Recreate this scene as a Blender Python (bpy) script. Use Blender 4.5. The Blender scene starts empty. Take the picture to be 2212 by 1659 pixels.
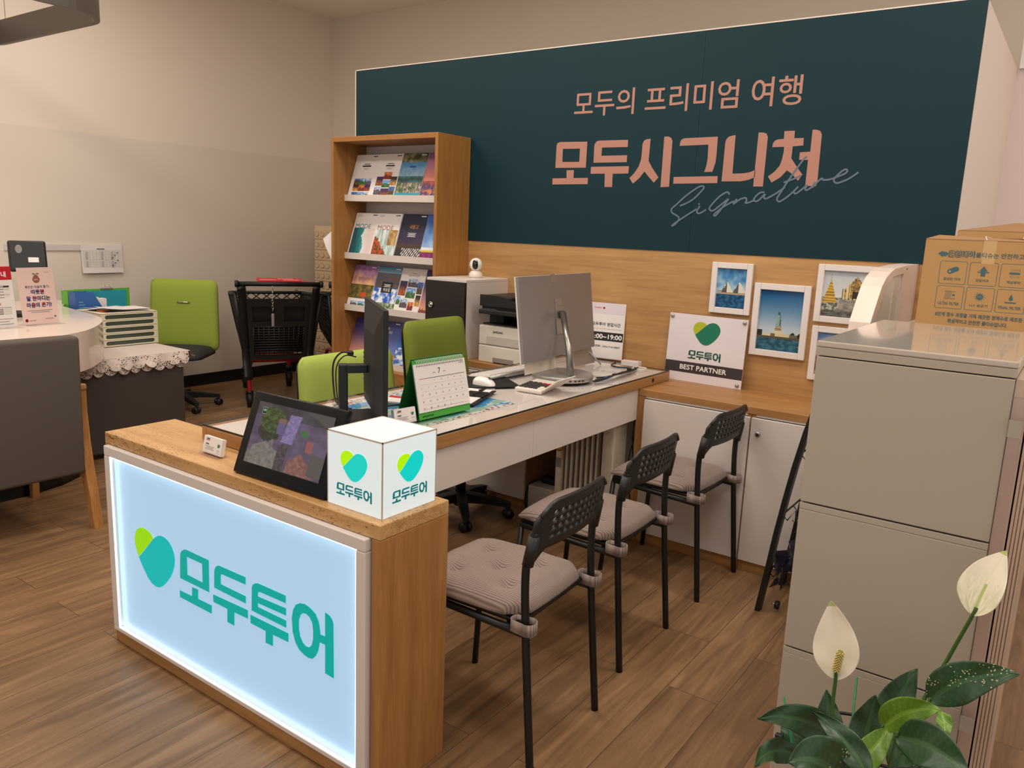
import bpy, bmesh, math, random
from math import sin, cos, pi, sqrt
from mathutils import Matrix, Vector, noise, geometry
random.seed(7)
SC = bpy.context.scene
COL = SC.collection
# ---------------------------------------------------------------- camera, world, lights, exposure
def C(r, g, b):
    f = lambda v: (v/255/12.92) if v/255 <= .04045 else ((v/255+.055)/1.055)**2.4
    return (f(r), f(g), f(b), 1)
def cam():
    yaw, pitch, roll = -.6175, -.192, .0407
    f = Vector((sin(yaw)*cos(pitch), cos(yaw)*cos(pitch), sin(pitch)))
    r0 = Vector((cos(yaw), -sin(yaw), 0)); u0 = r0.cross(f)
    r = r0*cos(roll)+u0*sin(roll); u = u0*cos(roll)-r0*sin(roll)
    m = Matrix((r, u, -f)).transposed().to_4x4(); m.translation = (6.3577, -3.8154, 1.4901)
    cd = bpy.data.cameras.new('camera'); cd.sensor_fit = 'HORIZONTAL'; cd.sensor_width = 36
    cd.lens = 1710.09/2212*36; cd.clip_start = .05
    o = bpy.data.objects.new('camera', cd); COL.objects.link(o); o.matrix_world = m; SC.camera = o
cam()
w = bpy.data.worlds.new('world'); SC.world = w; w.use_nodes = True
w.node_tree.nodes['Background'].inputs[0].default_value = (1, .93, .85, 1)
w.node_tree.nodes['Background'].inputs[1].default_value = .62
SC.view_settings.view_transform = 'Standard'; SC.view_settings.look = 'None'
SC.view_settings.exposure = .05; SC.view_settings.gamma = 1; SC.view_settings.use_curve_mapping = False
SC.cycles.use_denoising = True; SC.cycles.max_bounces = 6; SC.cycles.transparent_max_bounces = 12
SC.cycles.caustics_reflective = False; SC.cycles.caustics_refractive = False
def ceiling_lamp(x, y, sx, sy, e, z=3.40, col=(1, .92, .82)):
    l = bpy.data.lights.new('ceiling_lamp', 'AREA'); l.shape = 'RECTANGLE'; l.size = sx; l.size_y = sy
    l.energy = e; l.color = col
    o = bpy.data.objects.new('ceiling_lamp', l); COL.objects.link(o); o.location = (x, y, z)
for x in (1.6, 3.8, 6.0):
    for y in (-1.1, -2.9, -5.0):
        ceiling_lamp(x, y, 1.4, .5, {-1.1: 25, -2.9: 24, -5.0: 13}[y])
ceiling_lamp(8.4, -2.2, .6, 1.2, 26); ceiling_lamp(7.6, .6, .5, .8, 20, col=(1, .87, .83))
# ---------------------------------------------------------------- helpers
MATS = {}
def nodes(name):
    m = bpy.data.materials.new(name); m.use_nodes = True
    nt = m.node_tree; return m, nt, nt.nodes['Principled BSDF']
def mat(name, col, rough=.5, metal=0, spec=.5, bump=0, bscale=200, var=0, vscale=8, emit=0, ecol=None, coat=0):
    if name in MATS: return MATS[name]
    m, nt, b = nodes(name); L = nt.links.new; N = nt.nodes.new
    b.inputs['Base Color'].default_value = col; b.inputs['Roughness'].default_value = rough
    b.inputs['Metallic'].default_value = metal; b.inputs['Specular IOR Level'].default_value = spec
    b.inputs['Coat Weight'].default_value = coat; b.inputs['Coat Roughness'].default_value = .05
    if bump or var:
        tc = N('ShaderNodeTexCoord')
    if bump:
        n = N('ShaderNodeTexNoise'); n.inputs['Scale'].default_value = bscale; n.inputs['Detail'].default_value = 3
        L(tc.outputs['Object'], n.inputs['Vector']); bp = N('ShaderNodeBump'); bp.inputs['Strength'].default_value = bump
        bp.inputs['Distance'].default_value = .002; L(n.outputs['Fac'], bp.inputs['Height']); L(bp.outputs[0], b.inputs['Normal'])
    if var:
        n = N('ShaderNodeTexNoise'); n.inputs['Scale'].default_value = vscale; n.inputs['Detail'].default_value = 5
        L(tc.outputs['Object'], n.inputs['Vector']); mx = N('ShaderNodeMix'); mx.data_type = 'RGBA'
        mx.inputs[6].default_value = tuple(c*(1-var) for c in col[:3])+(1,); mx.inputs[7].default_value = tuple(min(1, c*(1+var)) for c in col[:3])+(1,)
        L(n.outputs['Fac'], mx.inputs[0]); L(mx.outputs[2], b.inputs['Base Color'])
    if emit:
        b.inputs['Emission Color'].default_value = ecol or col; b.inputs['Emission Strength'].default_value = emit
    MATS[name] = m; return m
def wood(name, c1, c2, axis='x', scale=1.0, rough=.42, coat=0, flake=0):
    if name in MATS: return MATS[name]
    m, nt, b = nodes(name); L = nt.links.new; N = nt.nodes.new
    tc = N('ShaderNodeTexCoord'); mp = N('ShaderNodeMapping'); s = [26*scale]*3; s['xyz'.index(axis)] = 1.6*scale
    mp.inputs['Scale'].default_value = s; L(tc.outputs['Object'], mp.inputs['Vector'])
    n = N('ShaderNodeTexNoise'); n.inputs['Scale'].default_value = 1; n.inputs['Detail'].default_value = 6; n.inputs['Roughness'].default_value = .65
    n.inputs['Distortion'].default_value = .6; L(mp.outputs[0], n.inputs['Vector'])
    n2 = N('ShaderNodeTexNoise'); n2.inputs['Scale'].default_value = 6; n2.inputs['Detail'].default_value = 3; L(mp.outputs[0], n2.inputs['Vector'])
    ad = N('ShaderNodeMath'); ad.operation = 'MULTIPLY_ADD'; L(n2.outputs['Fac'], ad.inputs[0]); ad.inputs[1].default_value = .35; L(n.outputs['Fac'], ad.inputs[2])
    r = N('ShaderNodeValToRGB'); r.color_ramp.elements[0].position = .42; r.color_ramp.elements[1].position = .88
    r.color_ramp.elements[0].color = c1; r.color_ramp.elements[1].color = c2; L(ad.outputs[0], r.inputs[0])
    last = r.outputs[0]
    if flake:
        m3 = N('ShaderNodeMapping'); s = [420]*3; s['xyz'.index(axis)] = 70; m3.inputs['Scale'].default_value = s; L(tc.outputs['Object'], m3.inputs['Vector'])
        n3 = N('ShaderNodeTexNoise'); n3.inputs['Scale'].default_value = 1; n3.inputs['Detail'].default_value = 1; L(m3.outputs[0], n3.inputs['Vector']); n4 = N('ShaderNodeTexNoise'); n4.inputs['Scale'].default_value = 3.5; L(tc.outputs['Object'], n4.inputs['Vector'])
        a4 = N('ShaderNodeMath'); a4.operation = 'MULTIPLY_ADD'; L(n4.outputs['Fac'], a4.inputs[0]); a4.inputs[1].default_value = .45; L(n3.outputs['Fac'], a4.inputs[2]); g4 = N('ShaderNodeMath'); g4.operation = 'GREATER_THAN'; g4.inputs[1].default_value = .92; L(a4.outputs[0], g4.inputs[0])
        x4 = N('ShaderNodeMix'); x4.data_type = 'RGBA'; x4.inputs[7].default_value = C(96, 66, 40); L(g4.outputs[0], x4.inputs[0]); L(last, x4.inputs[6]); last = x4.outputs[2]
    L(last, b.inputs['Base Color']); b.inputs['Roughness'].default_value = rough; b.inputs['Coat Weight'].default_value = coat
    MATS[name] = m; return m
def printed(name='printed paper', rough=.4, emit=0, screen=0):
    if name in MATS: return MATS[name]
    m, nt, b = nodes(name); a = nt.nodes.new('ShaderNodeAttribute'); a.attribute_name = 'Col'
    if not screen: nt.links.new(a.outputs['Color'], b.inputs['Base Color'])
    else: b.inputs['Base Color'].default_value = (.01, .01, .012, 1)
    b.inputs['Roughness'].default_value = rough
    if emit:
        nt.links.new(a.outputs['Color'], b.inputs['Emission Color']); b.inputs['Emission Strength'].default_value = emit
    MATS[name] = m; return m
def thin_glass(name, tint=(1, 1, 1), refl=1.0):
    if name in MATS: return MATS[name]
    m = bpy.data.materials.new(name); m.use_nodes = True; nt = m.node_tree; nt.nodes.clear(); L = nt.links.new; N = nt.nodes.new
    o = N('ShaderNodeOutputMaterial'); mx = N('ShaderNodeMixShader'); t = N('ShaderNodeBsdfTransparent'); g = N('ShaderNodeBsdfGlossy')
    t.inputs[0].default_value = tint+(1,); g.inputs['Roughness'].default_value = .02
    f = N('ShaderNodeFresnel'); f.inputs[0].default_value = 1.45
    ge = N('ShaderNodeNewGeometry'); fr = N('ShaderNodeMath'); fr.operation = 'SUBTRACT'; fr.inputs[0].default_value = refl; L(ge.outputs['Backfacing'], fr.inputs[1]); fr.use_clamp = True
    mt = N('ShaderNodeMath'); mt.operation = 'MULTIPLY'; L(f.outputs[0], mt.inputs[0]); L(fr.outputs[0], mt.inputs[1])
    L(mt.outputs[0], mx.inputs[0]); L(t.outputs[0], mx.inputs[1]); L(g.outputs[0], mx.inputs[2]); L(mx.outputs[0], o.inputs[0])
    MATS[name] = m; return m
def FR(o, x, y):
    x = Vector(x).normalized(); y = Vector(y).normalized(); z = x.cross(y)
    m = Matrix((x, y, z)).transposed().to_4x4(); m.translation = Vector(o); return m
def FRONT(x, y, z): return FR((x, y, z), (1, 0, 0), (0, 0, 1))      # a face looking towards -y
TXT = {}
def text_geo(s):
    if s not in TXT:
        c = bpy.data.curves.new('t', 'FONT'); c.body = s; c.size = 1; c.resolution_u = 3
        o = bpy.data.objects.new('t', c); COL.objects.link(o)
        dg = bpy.context.evaluated_depsgraph_get(); dg.update(); me = o.evaluated_get(dg).to_mesh()
        v = [(a.co.x, a.co.y) for a in me.vertices]; f = [tuple(p.vertices) for p in me.polygons]
        bpy.data.objects.remove(o); bpy.data.curves.remove(c)
        xs = [a[0] for a in v] or [0, 1]; ys = [a[1] for a in v] or [0, 1]
        TXT[s] = (v, f, min(xs), max(xs), min(ys), max(ys))
    return TXT[s]
class MB:
    def __init__(s): s.v = []; s.f = []; s.m = []; s.c = []; s.sm = []; s.mats = []
    def add(s, vs, fs, m, col=None, smooth=False, M=None, cols=None):
        b = len(s.v)
        s.v += [tuple(M @ Vector(a)) for a in vs] if M else [tuple(a) for a in vs]
        if m not in s.mats: s.mats.append(m)
        i = s.mats.index(m)
        for k, f in enumerate(fs):
            s.f.append(tuple(b+q for q in f)); s.m.append(i); s.sm.append(smooth)
            s.c.append(cols[k] if cols else (col or (1, 1, 1, 1)))
        return s
    def bm(s, bm, m, M=None, smooth=False, col=None):
        bm.verts.index_update()
        s.add([v.co[:] for v in bm.verts], [tuple(v.index for v in f.verts) for f in bm.faces], m, col, smooth, M); bm.free(); return s
    def box(s, x, y, z, sx, sy, sz, m, bev=0, M=None, seg=2, smooth=False, col=None):
        bm = bmesh.new(); bmesh.ops.create_cube(bm, size=1)
        bmesh.ops.scale(bm, vec=(sx, sy, sz), verts=bm.verts)
        if bev: bmesh.ops.bevel(bm, geom=bm.edges[:], offset=min(bev, .49*min(sx, sy, sz)), segments=seg, affect='EDGES', profile=.5)
        bmesh.ops.translate(bm, vec=(x, y, z), verts=bm.verts); return s.bm(bm, m, M, smooth or bev > 0 and seg > 2, col)
    def bx(s, x0, x1, y0, y1, z0, z1, m, bev=0, M=None, seg=2, col=None):
        return s.box((x0+x1)/2, (y0+y1)/2, (z0+z1)/2, abs(x1-x0), abs(y1-y0), abs(z1-z0), m, bev, M, seg, col=col)
    def lathe(s, pr, m, n=24, M=None, smooth=True, x=0, y=0):
        vs = []; fs = []
        for r, z in pr: vs += [(x+r*cos(2*pi*k/n), y+r*sin(2*pi*k/n), z) for k in range(n)]
        for i in range(len(pr)-1):
            for k in range(n): fs.append((i*n+k, i*n+(k+1) % n, (i+1)*n+(k+1) % n, (i+1)*n+k))
        if pr[0][0] > 1e-6: fs.append(tuple(reversed(range(n))))
        if pr[-1][0] > 1e-6: fs.append(tuple((len(pr)-1)*n+k for k in range(n)))
        return s.add(vs, fs, m, None, smooth, M)
    def cyl(s, p0, p1, r, m, n=14, r1=None): return s.tube([p0, p1], r, m, n, r1=r1)
    def tube(s, pts, r, m, n=8, r1=None, closed=False, smooth=True, flat=1):
        P = [Vector(p) for p in pts]; k = len(P); vs = []; fs = []; up = None
        for i, p in enumerate(P):
            if closed: d = P[(i+1) % k]-P[i-1]
            else: d = P[min(i+1, k-1)]-P[max(i-1, 0)]
            d.normalize()
            if up is None: up = d.orthogonal().normalized()
            up = (up-d*up.dot(d)).normalized(); q = d.cross(up)
            rr = r if r1 is None else r+(r1-r)*i/(k-1)
            vs += [tuple(p+up*(rr*cos(2*pi*j/n))+q*(rr*flat*sin(2*pi*j/n))) for j in range(n)]
        for i in range(k if closed else k-1):
            for j in range(n): a = i*n; b = ((i+1) % k)*n; fs.append((a+j, a+(j+1) % n, b+(j+1) % n, b+j))
        if not closed: fs += [tuple(reversed(range(n))), tuple((k-1)*n+j for j in range(n))]
        return s.add(vs, fs, m, None, smooth)
    def poly(s, pts, m, M, hole=None, d=0, col=None):
        """flat printed / cut shape in the plane of M; d > 0 gives it thickness"""
        loops = [[Vector((a, b, 0)) for a, b in pts]] + ([[Vector((a, b, 0)) for a, b in hole]] if hole else [])
        tri = geometry.tessellate_polygon(loops); al = [p for l in loops for p in l]
        fs = []
        for t in tri:
            a, b, c_ = (al[i] for i in t)
            fs.append(tuple(t) if (b-a).cross(c_-a).z > 0 else tuple(reversed(t)))
        s.add([(p.x, p.y, d) for p in al], fs, m, col, False, M)
        if d:
            o = 0
            for l in loops:
                n = len(l); vs = [(p.x, p.y, 0) for p in l]+[(p.x, p.y, d) for p in l]
                s.add(vs, [(i, (i+1) % n, n+(i+1) % n, n+i) for i in range(n)], m, col, False, M)
            s.add([(p.x, p.y, 0) for p in al], [tuple(reversed(f)) for f in fs], m, col, False, M)
        return s
    def rect(s, x0, y0, x1, y1, m, M, z=0, col=None): return s.add([(x0, y0, z), (x1, y0, z), (x1, y1, z), (x0, y1, z)], [(0, 1, 2, 3)], m, col, False, M)
    def pic(s, M, w, h, nx, ny, fn, m=None, z=0):
        vs = [(w*i/nx, h*j/ny, z) for j in range(ny+1) for i in range(nx+1)]; fs = []; cs = []
        for j in range(ny):
            for i in range(nx):
                a = j*(nx+1)+i; fs.append((a, a+1, a+nx+2, a+nx+1)); cs.append(C(*[max(0, min(255, q)) for q in fn((i+.5)/nx, (j+.5)/ny)]))
        return s.add(vs, fs, m or PRINT, None, False, M, cs)
    def text(s, t, M, x, y, m, h=None, w=None, al='c', z=.0006, bold=0, col=None, sq=1):
        v, f, x0, x1, y0, y1 = text_geo(t)
        k = h/(y1-y0) if h else w/(x1-x0)
        kx = w/(x1-x0) if (w and h) else k*sq
        ox = {'c': -(x0+x1)/2, 'l': -x0, 'r': -x1}[al]
        offs = [(0, 0)] if not bold else [(-bold, 0), (bold, 0), (0, bold), (0, -bold)]
        for q, (dx, dy) in enumerate(offs):
            s.add([(x+(a+ox)*kx+dx, y+(b-y0)*k+dy, z+q*.00002) for a, b in v], f, m, col, False, M)
        return s
    def build(s, name, parent=None, loc=None, rotz=0):
        me = bpy.data.meshes.new(name); me.from_pydata(s.v, [], s.f)
        for m in s.mats: me.materials.append(m)
        me.polygons.foreach_set('material_index', s.m); me.polygons.foreach_set('use_smooth', s.sm)
        if any(c != (1, 1, 1, 1) for c in s.c):
            at = me.color_attributes.new('Col', 'FLOAT_COLOR', 'CORNER'); buf = []
            for p, c in zip(me.polygons, s.c): buf += list(c)*p.loop_total
            at.data.foreach_set('color', buf)
        me.update(); o = bpy.data.objects.new(name, me); COL.objects.link(o)
        if parent: o.parent = parent
        if loc: o.location = loc
        if rotz: o.rotation_euler = (0, 0, rotz)
        return o
def tag(o, label=None, cat=None, group=None, kind=None):
    for k, v in (('label', label), ('category', cat), ('group', group), ('kind', kind)):
        if v: o[k] = v
    return o
def thing(name, label, cat, loc=(0, 0, 0), rotz=0, group=None):
    o = bpy.data.objects.new(name, None); COL.objects.link(o); o.empty_display_size = .1
    o.location = loc; o.rotation_euler = (0, 0, rotz); return tag(o, label, cat, group)
def dup(root, loc, rotz, label, group=None):
    def cp(o, par):
        c = o.copy(); COL.objects.link(c)
        if par: c.parent = par
        for ch in list(o.children): cp(ch, c)
        return c
    r = cp(root, None); r.location = loc; r.rotation_euler = (0, 0, rotz); r['label'] = label
    if group: r['group'] = group
    return r
def struct(name, mb, label=None): return tag(mb.build(name), label, None, None, 'structure')
def fbm(x, y, s=0, o=4): return noise.fractal(Vector((x, y, s*7.3)), 1, 2, o)
def mix(a, b, t): t = max(0, min(1, t)); return tuple(p+(q-p)*t for p, q in zip(a, b))
PRINT = printed()
# ---------------------------------------------------------------- materials
PAINT = mat('white wall paint', C(226, 215, 203), .75, var=.03, vscale=1.2)
LAM = mat('white laminate', C(222, 212, 206), .45)
PLW = mat('warm white plastic', C(226, 217, 208), .4)
WHT = mat('white print stock', C(236, 230, 228), .45)
BLK = mat('black plastic', C(20, 19, 20), .45)
BLKM = mat('matte black plastic', C(18, 18, 20), .6)
BLKS = mat('black satin metal', C(16, 16, 17), .42)
GLB = mat('gloss black', C(10, 10, 14), .08)
DGR = mat('dark grey plastic', C(52, 50, 50), .5)
SIL = mat('silver aluminium', C(176, 172, 170), .42, .75)
CHR = mat('chrome', C(215, 212, 208), .12, 1)
INK = mat('black ink', C(34, 31, 32), .6)
GRY = mat('grey ink', C(140, 135, 134), .6)
REDI = mat('red ink', C(190, 32, 40), .55)
TEALI = mat('teal ink', C(20, 120, 90), .5)
LIMI = mat('lime ink', C(178, 190, 40), .5)
OAK_X = wood('oak along x', C(146, 100, 54), C(184, 136, 84), 'x')
OAK_Y = wood('oak along y', C(146, 100, 54), C(184, 136, 84), 'y')
OAK_Z = wood('oak along z', C(146, 98, 52), C(180, 130, 76), 'z')
OAKT = wood('oak counter top', C(178, 132, 82), C(210, 168, 114), 'x', 1, .38, flake=1)
RACKW = wood('rack veneer', C(148, 98, 46), C(174, 122, 64), 'z', .9, .45)
PANW = wood('wall panel veneer', C(158, 114, 68), C(200, 156, 102), 'x', .55, .5)
BEECH = wood('beech legs', C(150, 98, 48), C(205, 150, 90), 'z', 1, .4)
CLEAR = thin_glass('clear glass'); ACR = thin_glass('clear acrylic', (.96, .95, .97))
# ---------------------------------------------------------------- logo outlines (millimetres, measured on the lit counter)
MODU=dict(
HG=[(200,473),(180,463),(166,446),(160,424),(162,405),(169,387),(180,368),(196,379),(233,414),(276,454),(262,469),(238,476),(218,477)],
HT=[(182,366),(193,350),(212,328),(233,306),(256,292),(282,288),(302,292),(323,304),(344,322),(365,344),(382,367),(394,393),(399,417),(394,439),(382,458),(365,471),(346,477),(324,478),(304,472),(288,463),(276,453),(240,419),(206,386)],
W0=[(423,363),(428,435),(430,447),(438,458),(452,466),(464,469),(583,468),(580,362),(426,362)],
W0h=[(466,446),(547,446),(546,384),(465,386)],
W1=[(418,319),(486,320),(488,351),(521,353),(519,321),(591,322),(589,294),(418,295)],
W2=[(606,386),(609,438),(613,451),(623,462),(637,466),(764,467),(763,444),(650,442),(644,441),(642,436),(641,408),(763,407),(762,384)],
W3=[(599,362),(771,366),(770,339),(705,337),(703,293),(668,294),(670,337),(600,337)],
W4=[(788,371),(789,386),(792,444),(796,454),(808,462),(821,466),(945,467),(944,444),(833,442),(823,440),(820,434),(820,425),(945,429),(945,407),(819,404),(819,392),(945,392),(945,370)],
W5=[(782,356),(954,356),(953,329),(885,328),(884,292),(850,291),(852,328),(782,329)],
W6=[(969,409),(975,435),(987,454),(1004,464),(1025,468),(1047,464),(1068,454),(1081,435),(1087,407),(1085,377),(1078,348),(1068,330),(1055,316),(1036,312),(1018,315),(999,323),(983,339),(972,367)],
W6h=[(999,410),(1006,429),(1015,438),(1029,441),(1043,436),(1054,423),(1058,400),(1057,374),(1051,355),(1041,345),(1027,344),(1015,350),(1004,365),(999,387)],
W7=[(1106,470),(1114,470),(1125,467),(1134,459),(1139,448),(1140,290),(1105,292),(1106,376),(1084,376),(1085,400),(1106,401)],
)
SIGN=dict(
A0=[(3894,1836),(3895,1955),(3900,1967),(3915,1973),(4090,1970),(4089,1835)],
A0h=[(3937,1936),(4046,1935),(4046,1866),(3938,1867)],
A1=[(3879,1780),(3970,1781),(3968,1823),(4015,1823),(4015,1781),(4106,1782),(4106,1749),(3879,1747)],
A2=[(4135,1860),(4134,1941),(4136,1957),(4149,1971),(4163,1973),(4334,1972),(4334,1936),(4182,1937),(4181,1895),(4334,1895),(4334,1860)],
A3=[(4121,1839),(4349,1840),(4348,1803),(4256,1802),(4257,1734),(4211,1734),(4208,1803),(4121,1803)],
A4=[(4418,1918),(4418,1949),(4426,1965),(4441,1972),(4462,1973),(4461,1933),(4460,1894),(4459,1865),(4480,1833),(4521,1782),(4497,1756),(4462,1789),(4440,1812),(4414,1780),(4378,1751),(4356,1780),(4381,1803),(4405,1838),(4416,1872)],
A5=[(4537,1981),(4560,1981),(4575,1974),(4583,1959),(4583,1736),(4536,1734)],
A6=[(4624,1934),(4625,1951),(4630,1962),(4642,1969),(4658,1970),(4819,1972),(4820,1894),(4818,1851),(4810,1822),(4806,1807),(4764,1807),(4773,1837),(4776,1873),(4774,1936)],
A7=[(4604,1784),(4835,1787),(4836,1754),(4605,1751)],
A8=[(4857,1762),(4859,1944),(4863,1959),(4874,1970),(4890,1974),(4907,1976),(4908,1798),(4961,1799),(4992,1804),(5018,1814),(5019,1781),(4991,1769),(4950,1762)],
A9=[(5017,1984),(5040,1983),(5055,1978),(5063,1962),(5062,1738),(5015,1738)],
A10=[(5137,1986),(5185,1986),(5185,1953),(5228,1953),(5229,1920),(5182,1917),(5182,1887),(5181,1865),(5201,1838),(5239,1791),(5222,1764),(5188,1797),(5167,1811),(5140,1780),(5101,1756),(5081,1784),(5109,1805),(5131,1832),(5139,1860),(5143,1891),(5143,1916),(5088,1916),(5090,1934),(5098,1945),(5111,1950),(5138,1952)],
A11=[(5263,1987),(5281,1987),(5297,1981),(5306,1966),(5309,1755),(5305,1740),(5257,1742),(5257,1856),(5217,1857),(5217,1890),(5263,1892)],
)
SCRIPT= [[(4650,1643),(4682,1655),(4721,1678),(4758,1715),(4770,1732),(4760,1740),(4733,1730),(4679,1692),(4632,1650),(4607,1627),(4612,1608),(4641,1593),(4651,1578),(4636,1554),(4616,1542),(4624,1552),(4656,1574),(4699,1602),(4742,1629)],[(4757,1644),(4743,1618),(4756,1608),(4791,1626)],[(4748,1655),(4755,1651)],[(4902,1699),(4897,1709),(4882,1709),(4849,1686),(4813,1645),(4808,1629),(4827,1622),(4867,1653),(4900,1679),(4873,1639),(4845,1601),(4834,1605),(4869,1635),(4906,1658),(4928,1669)],[(4942,1680),(4926,1656),(4958,1678),(4984,1685),(4990,1673),(4986,1661),(5008,1666),(5030,1677)],[(5073,1712),(5053,1710),(5032,1692),(5025,1674),(5045,1672),(5075,1703),(5072,1688),(5085,1683),(5126,1706),(5166,1735)],[(5251,1870),(5240,1862),(5213,1821),(5177,1763),(5144,1703),(5134,1682),(5144,1670),(5158,1675),(5191,1700),(5223,1733)],[(5157,1756),(5191,1768),(5235,1787)],[(5226,1738),(5209,1715),(5219,1707),(5238,1721),(5267,1745),(5258,1729),(5269,1723),(5301,1749)],[(5300,1759),(5289,1734),(5310,1759),(5327,1774),(5333,1768),(5359,1769),(5382,1776)],[(5382,1776),(5423,1794),(5433,1807),(5421,1812),(5397,1792),(5380,1768),(5391,1754),(5414,1759),(5448,1775),(5480,1800)]]
def sc(pts, ox, oy, k): return [((a-ox)*k, (b-oy)*k) for a, b in pts]
HX, HY = 280, 383
WX, WY = 700, 380
def heart(mb, M, x, y, h, lime, teal, z=.001):
    k = h/190; T = M @ Matrix.Translation((x, y, z))
    mb.poly(sc(MODU['HG'], HX, HY, k), lime, T); mb.poly(sc(MODU['HT'], HX, HY, k), teal, T @ Matrix.Translation((0, 0, .0004)))
def wordmark(mb, M, x, y, w_, m, z=.001):
    xs = [a for k_ in MODU if k_[0] == 'W' for a, b in MODU[k_]]; ys = [b for k_ in MODU if k_[0] == 'W' for a, b in MODU[k_]]
    k = w_/(max(xs)-min(xs)); ox = (max(xs)+min(xs))/2; oy = (max(ys)+min(ys))/2; T = M @ Matrix.Translation((x, y, z))
    for n in ('W0', 'W1', 'W2', 'W3', 'W4', 'W5', 'W6', 'W7'):
        hl = MODU.get(n+'h'); mb.poly(sc(MODU[n], ox, oy, k), m, T, hole=sc(hl, ox, oy, k) if hl else None)
# ---------------------------------------------------------------- setting
def floor_mat():
    m, nt, b = nodes('plank floor'); L = nt.links.new; N = nt.nodes.new
    tc = N('ShaderNodeTexCoord'); mp = N('ShaderNodeMapping'); mp.inputs['Rotation'].default_value = (0, 0, -pi/2); mp.inputs['Location'].default_value = (-2.128, -5.056, 0)
    L(tc.outputs['Object'], mp.inputs['Vector'])
    sx = N('ShaderNodeSeparateXYZ'); L(tc.outputs['Object'], sx.inputs[0])
    cb = N('ShaderNodeCombineXYZ'); 
    ay = N('ShaderNodeMath'); ay.operation = 'ADD'; ay.inputs[1].default_value = 20+2.128; L(sx.outputs[1], ay.inputs[0])
    ax = N('ShaderNodeMath'); ax.operation = 'ADD'; ax.inputs[1].default_value = 17.6-5.056+.176*2; L(sx.outputs[0], ax.inputs[0])
    L(ay.outputs[0], cb.inputs[0]); L(ax.outputs[0], cb.inputs[1])
    br = N('ShaderNodeTexBrick'); L(cb.outputs[0], br.inputs['Vector']); br.inputs['Scale'].default_value = 1
    br.inputs['Brick Width'].default_value = 1.0; br.inputs['Row Height'].default_value = .176; br.inputs['Mortar Size'].default_value = .0014; br.inputs['Mortar Smooth'].default_value = .3
    br.offset = .37; br.offset_frequency = 2; br.inputs['Color1'].default_value = (0, 0, 0, 1); br.inputs['Color2'].default_value = (1, 1, 1, 1); br.inputs['Mortar'].default_value = (.5, .5, .5, 1)
    g = N('ShaderNodeMapping'); g.inputs['Scale'].default_value = (20, 1.5, 1); L(tc.outputs['Object'], g.inputs['Vector'])
    off = N('ShaderNodeVectorMath'); off.operation = 'MULTIPLY_ADD'; L(br.outputs['Color'], off.inputs[0]); off.inputs[1].default_value = (13, 7, 3); L(g.outputs[0], off.inputs[2])
    n = N('ShaderNodeTexNoise'); n.inputs['Scale'].default_value = 1; n.inputs['Detail'].default_value = 7; n.inputs['Roughness'].default_value = .62; n.inputs['Distortion'].default_value = 1.1; L(off.outputs[0], n.inputs['Vector'])
    r = N('ShaderNodeValToRGB'); e = r.color_ramp.elements; e[0].position = .3; e[0].color = C(106, 79, 55); e[1].position = .72; e[1].color = C(163, 127, 91)
    e2 = e.new(.5); e2.color = C(136, 103, 71); L(n.outputs['Fac'], r.inputs[0])
    hs = N('ShaderNodeHueSaturation'); L(r.outputs[0], hs.inputs['Color'])
    v = N('ShaderNodeMath'); v.operation = 'MULTIPLY_ADD'; v.inputs[1].default_value = .26; v.inputs[2].default_value = .87; L(br.outputs['Color'], v.inputs[0]); L(v.outputs[0], hs.inputs['Value'])
    mx = N('ShaderNodeMix'); mx.data_type = 'RGBA'; mx.inputs[7].default_value = C(84, 58, 38); L(br.outputs['Fac'], mx.inputs[0]); L(hs.outputs[0], mx.inputs[6])
    L(mx.outputs[2], b.inputs['Base Color']); b.inputs['Roughness'].default_value = .42; b.inputs['Specular IOR Level'].default_value = .45
    bp = N('ShaderNodeBump'); bp.inputs['Strength'].default_value = .25; bp.inputs['Distance'].default_value = .001; L(n.outputs['Fac'], bp.inputs['Height']); L(bp.outputs[0], b.inputs['Normal'])
    return m
def wall_left_mat():
    m, nt, b = nodes('two sheet wall covering'); L = nt.links.new; N = nt.nodes.new
    tc = N('ShaderNodeTexCoord'); s = N('ShaderNodeSeparateXYZ'); L(tc.outputs['Object'], s.inputs[0])
    gt = N('ShaderNodeMath'); gt.operation = 'GREATER_THAN'; gt.inputs[1].default_value = 2.086; L(s.outputs[2], gt.inputs[0])
    mx = N('ShaderNodeMix'); mx.data_type = 'RGBA'; mx.inputs[6].default_value = C(228, 217, 205); mx.inputs[7].default_value = C(236, 224, 211)
    L(gt.outputs[0], mx.inputs[0]); L(mx.outputs[2], b.inputs['Base Color']); b.inputs['Roughness'].default_value = .7; return m
struct('floor', MB().bx(-.1, 10, -6.5, 3.5, -.05, 0, floor_mat()))
struct('wall_left', MB().bx(-.1, 0, -6.5, 1.95, 0, 3.44, wall_left_mat()))
struct('wall_back', MB().bx(0, 10, 1.854, 1.95, 0, 3.44, PAINT))
struct('ceiling', MB().bx(-.1, 10, -6.5, 1.95, 3.44, 3.52, mat('ceiling paint', C(242, 234, 220), .8)))
struct('wall_partition', MB().bx(2.3145, 5.8885, 0, 1.52, 0, 2.4625, PAINT))
struct('wall_return', MB().bx(5.8885, 9.5, 1.5, 1.853, 0, 2.4625, mat('pinkish white wall paint', C(232, 218, 214), .7)))
struct('baseboard_left', MB().bx(0, .012, -6.5, 1.854, 0, .104, mat('black skirting', C(26, 25, 27), .35)))
struct('baseboard_back', MB().bx(.012, 2.3145, 1.842, 1.854, 0, .104, MATS['black skirting']))
struct('trim_1', MB().bx(2.3145, 5.8885, -.012, 0, .76, 1.4165, PANW), 'wood veneer wainscot panel under the teal sign board')
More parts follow.
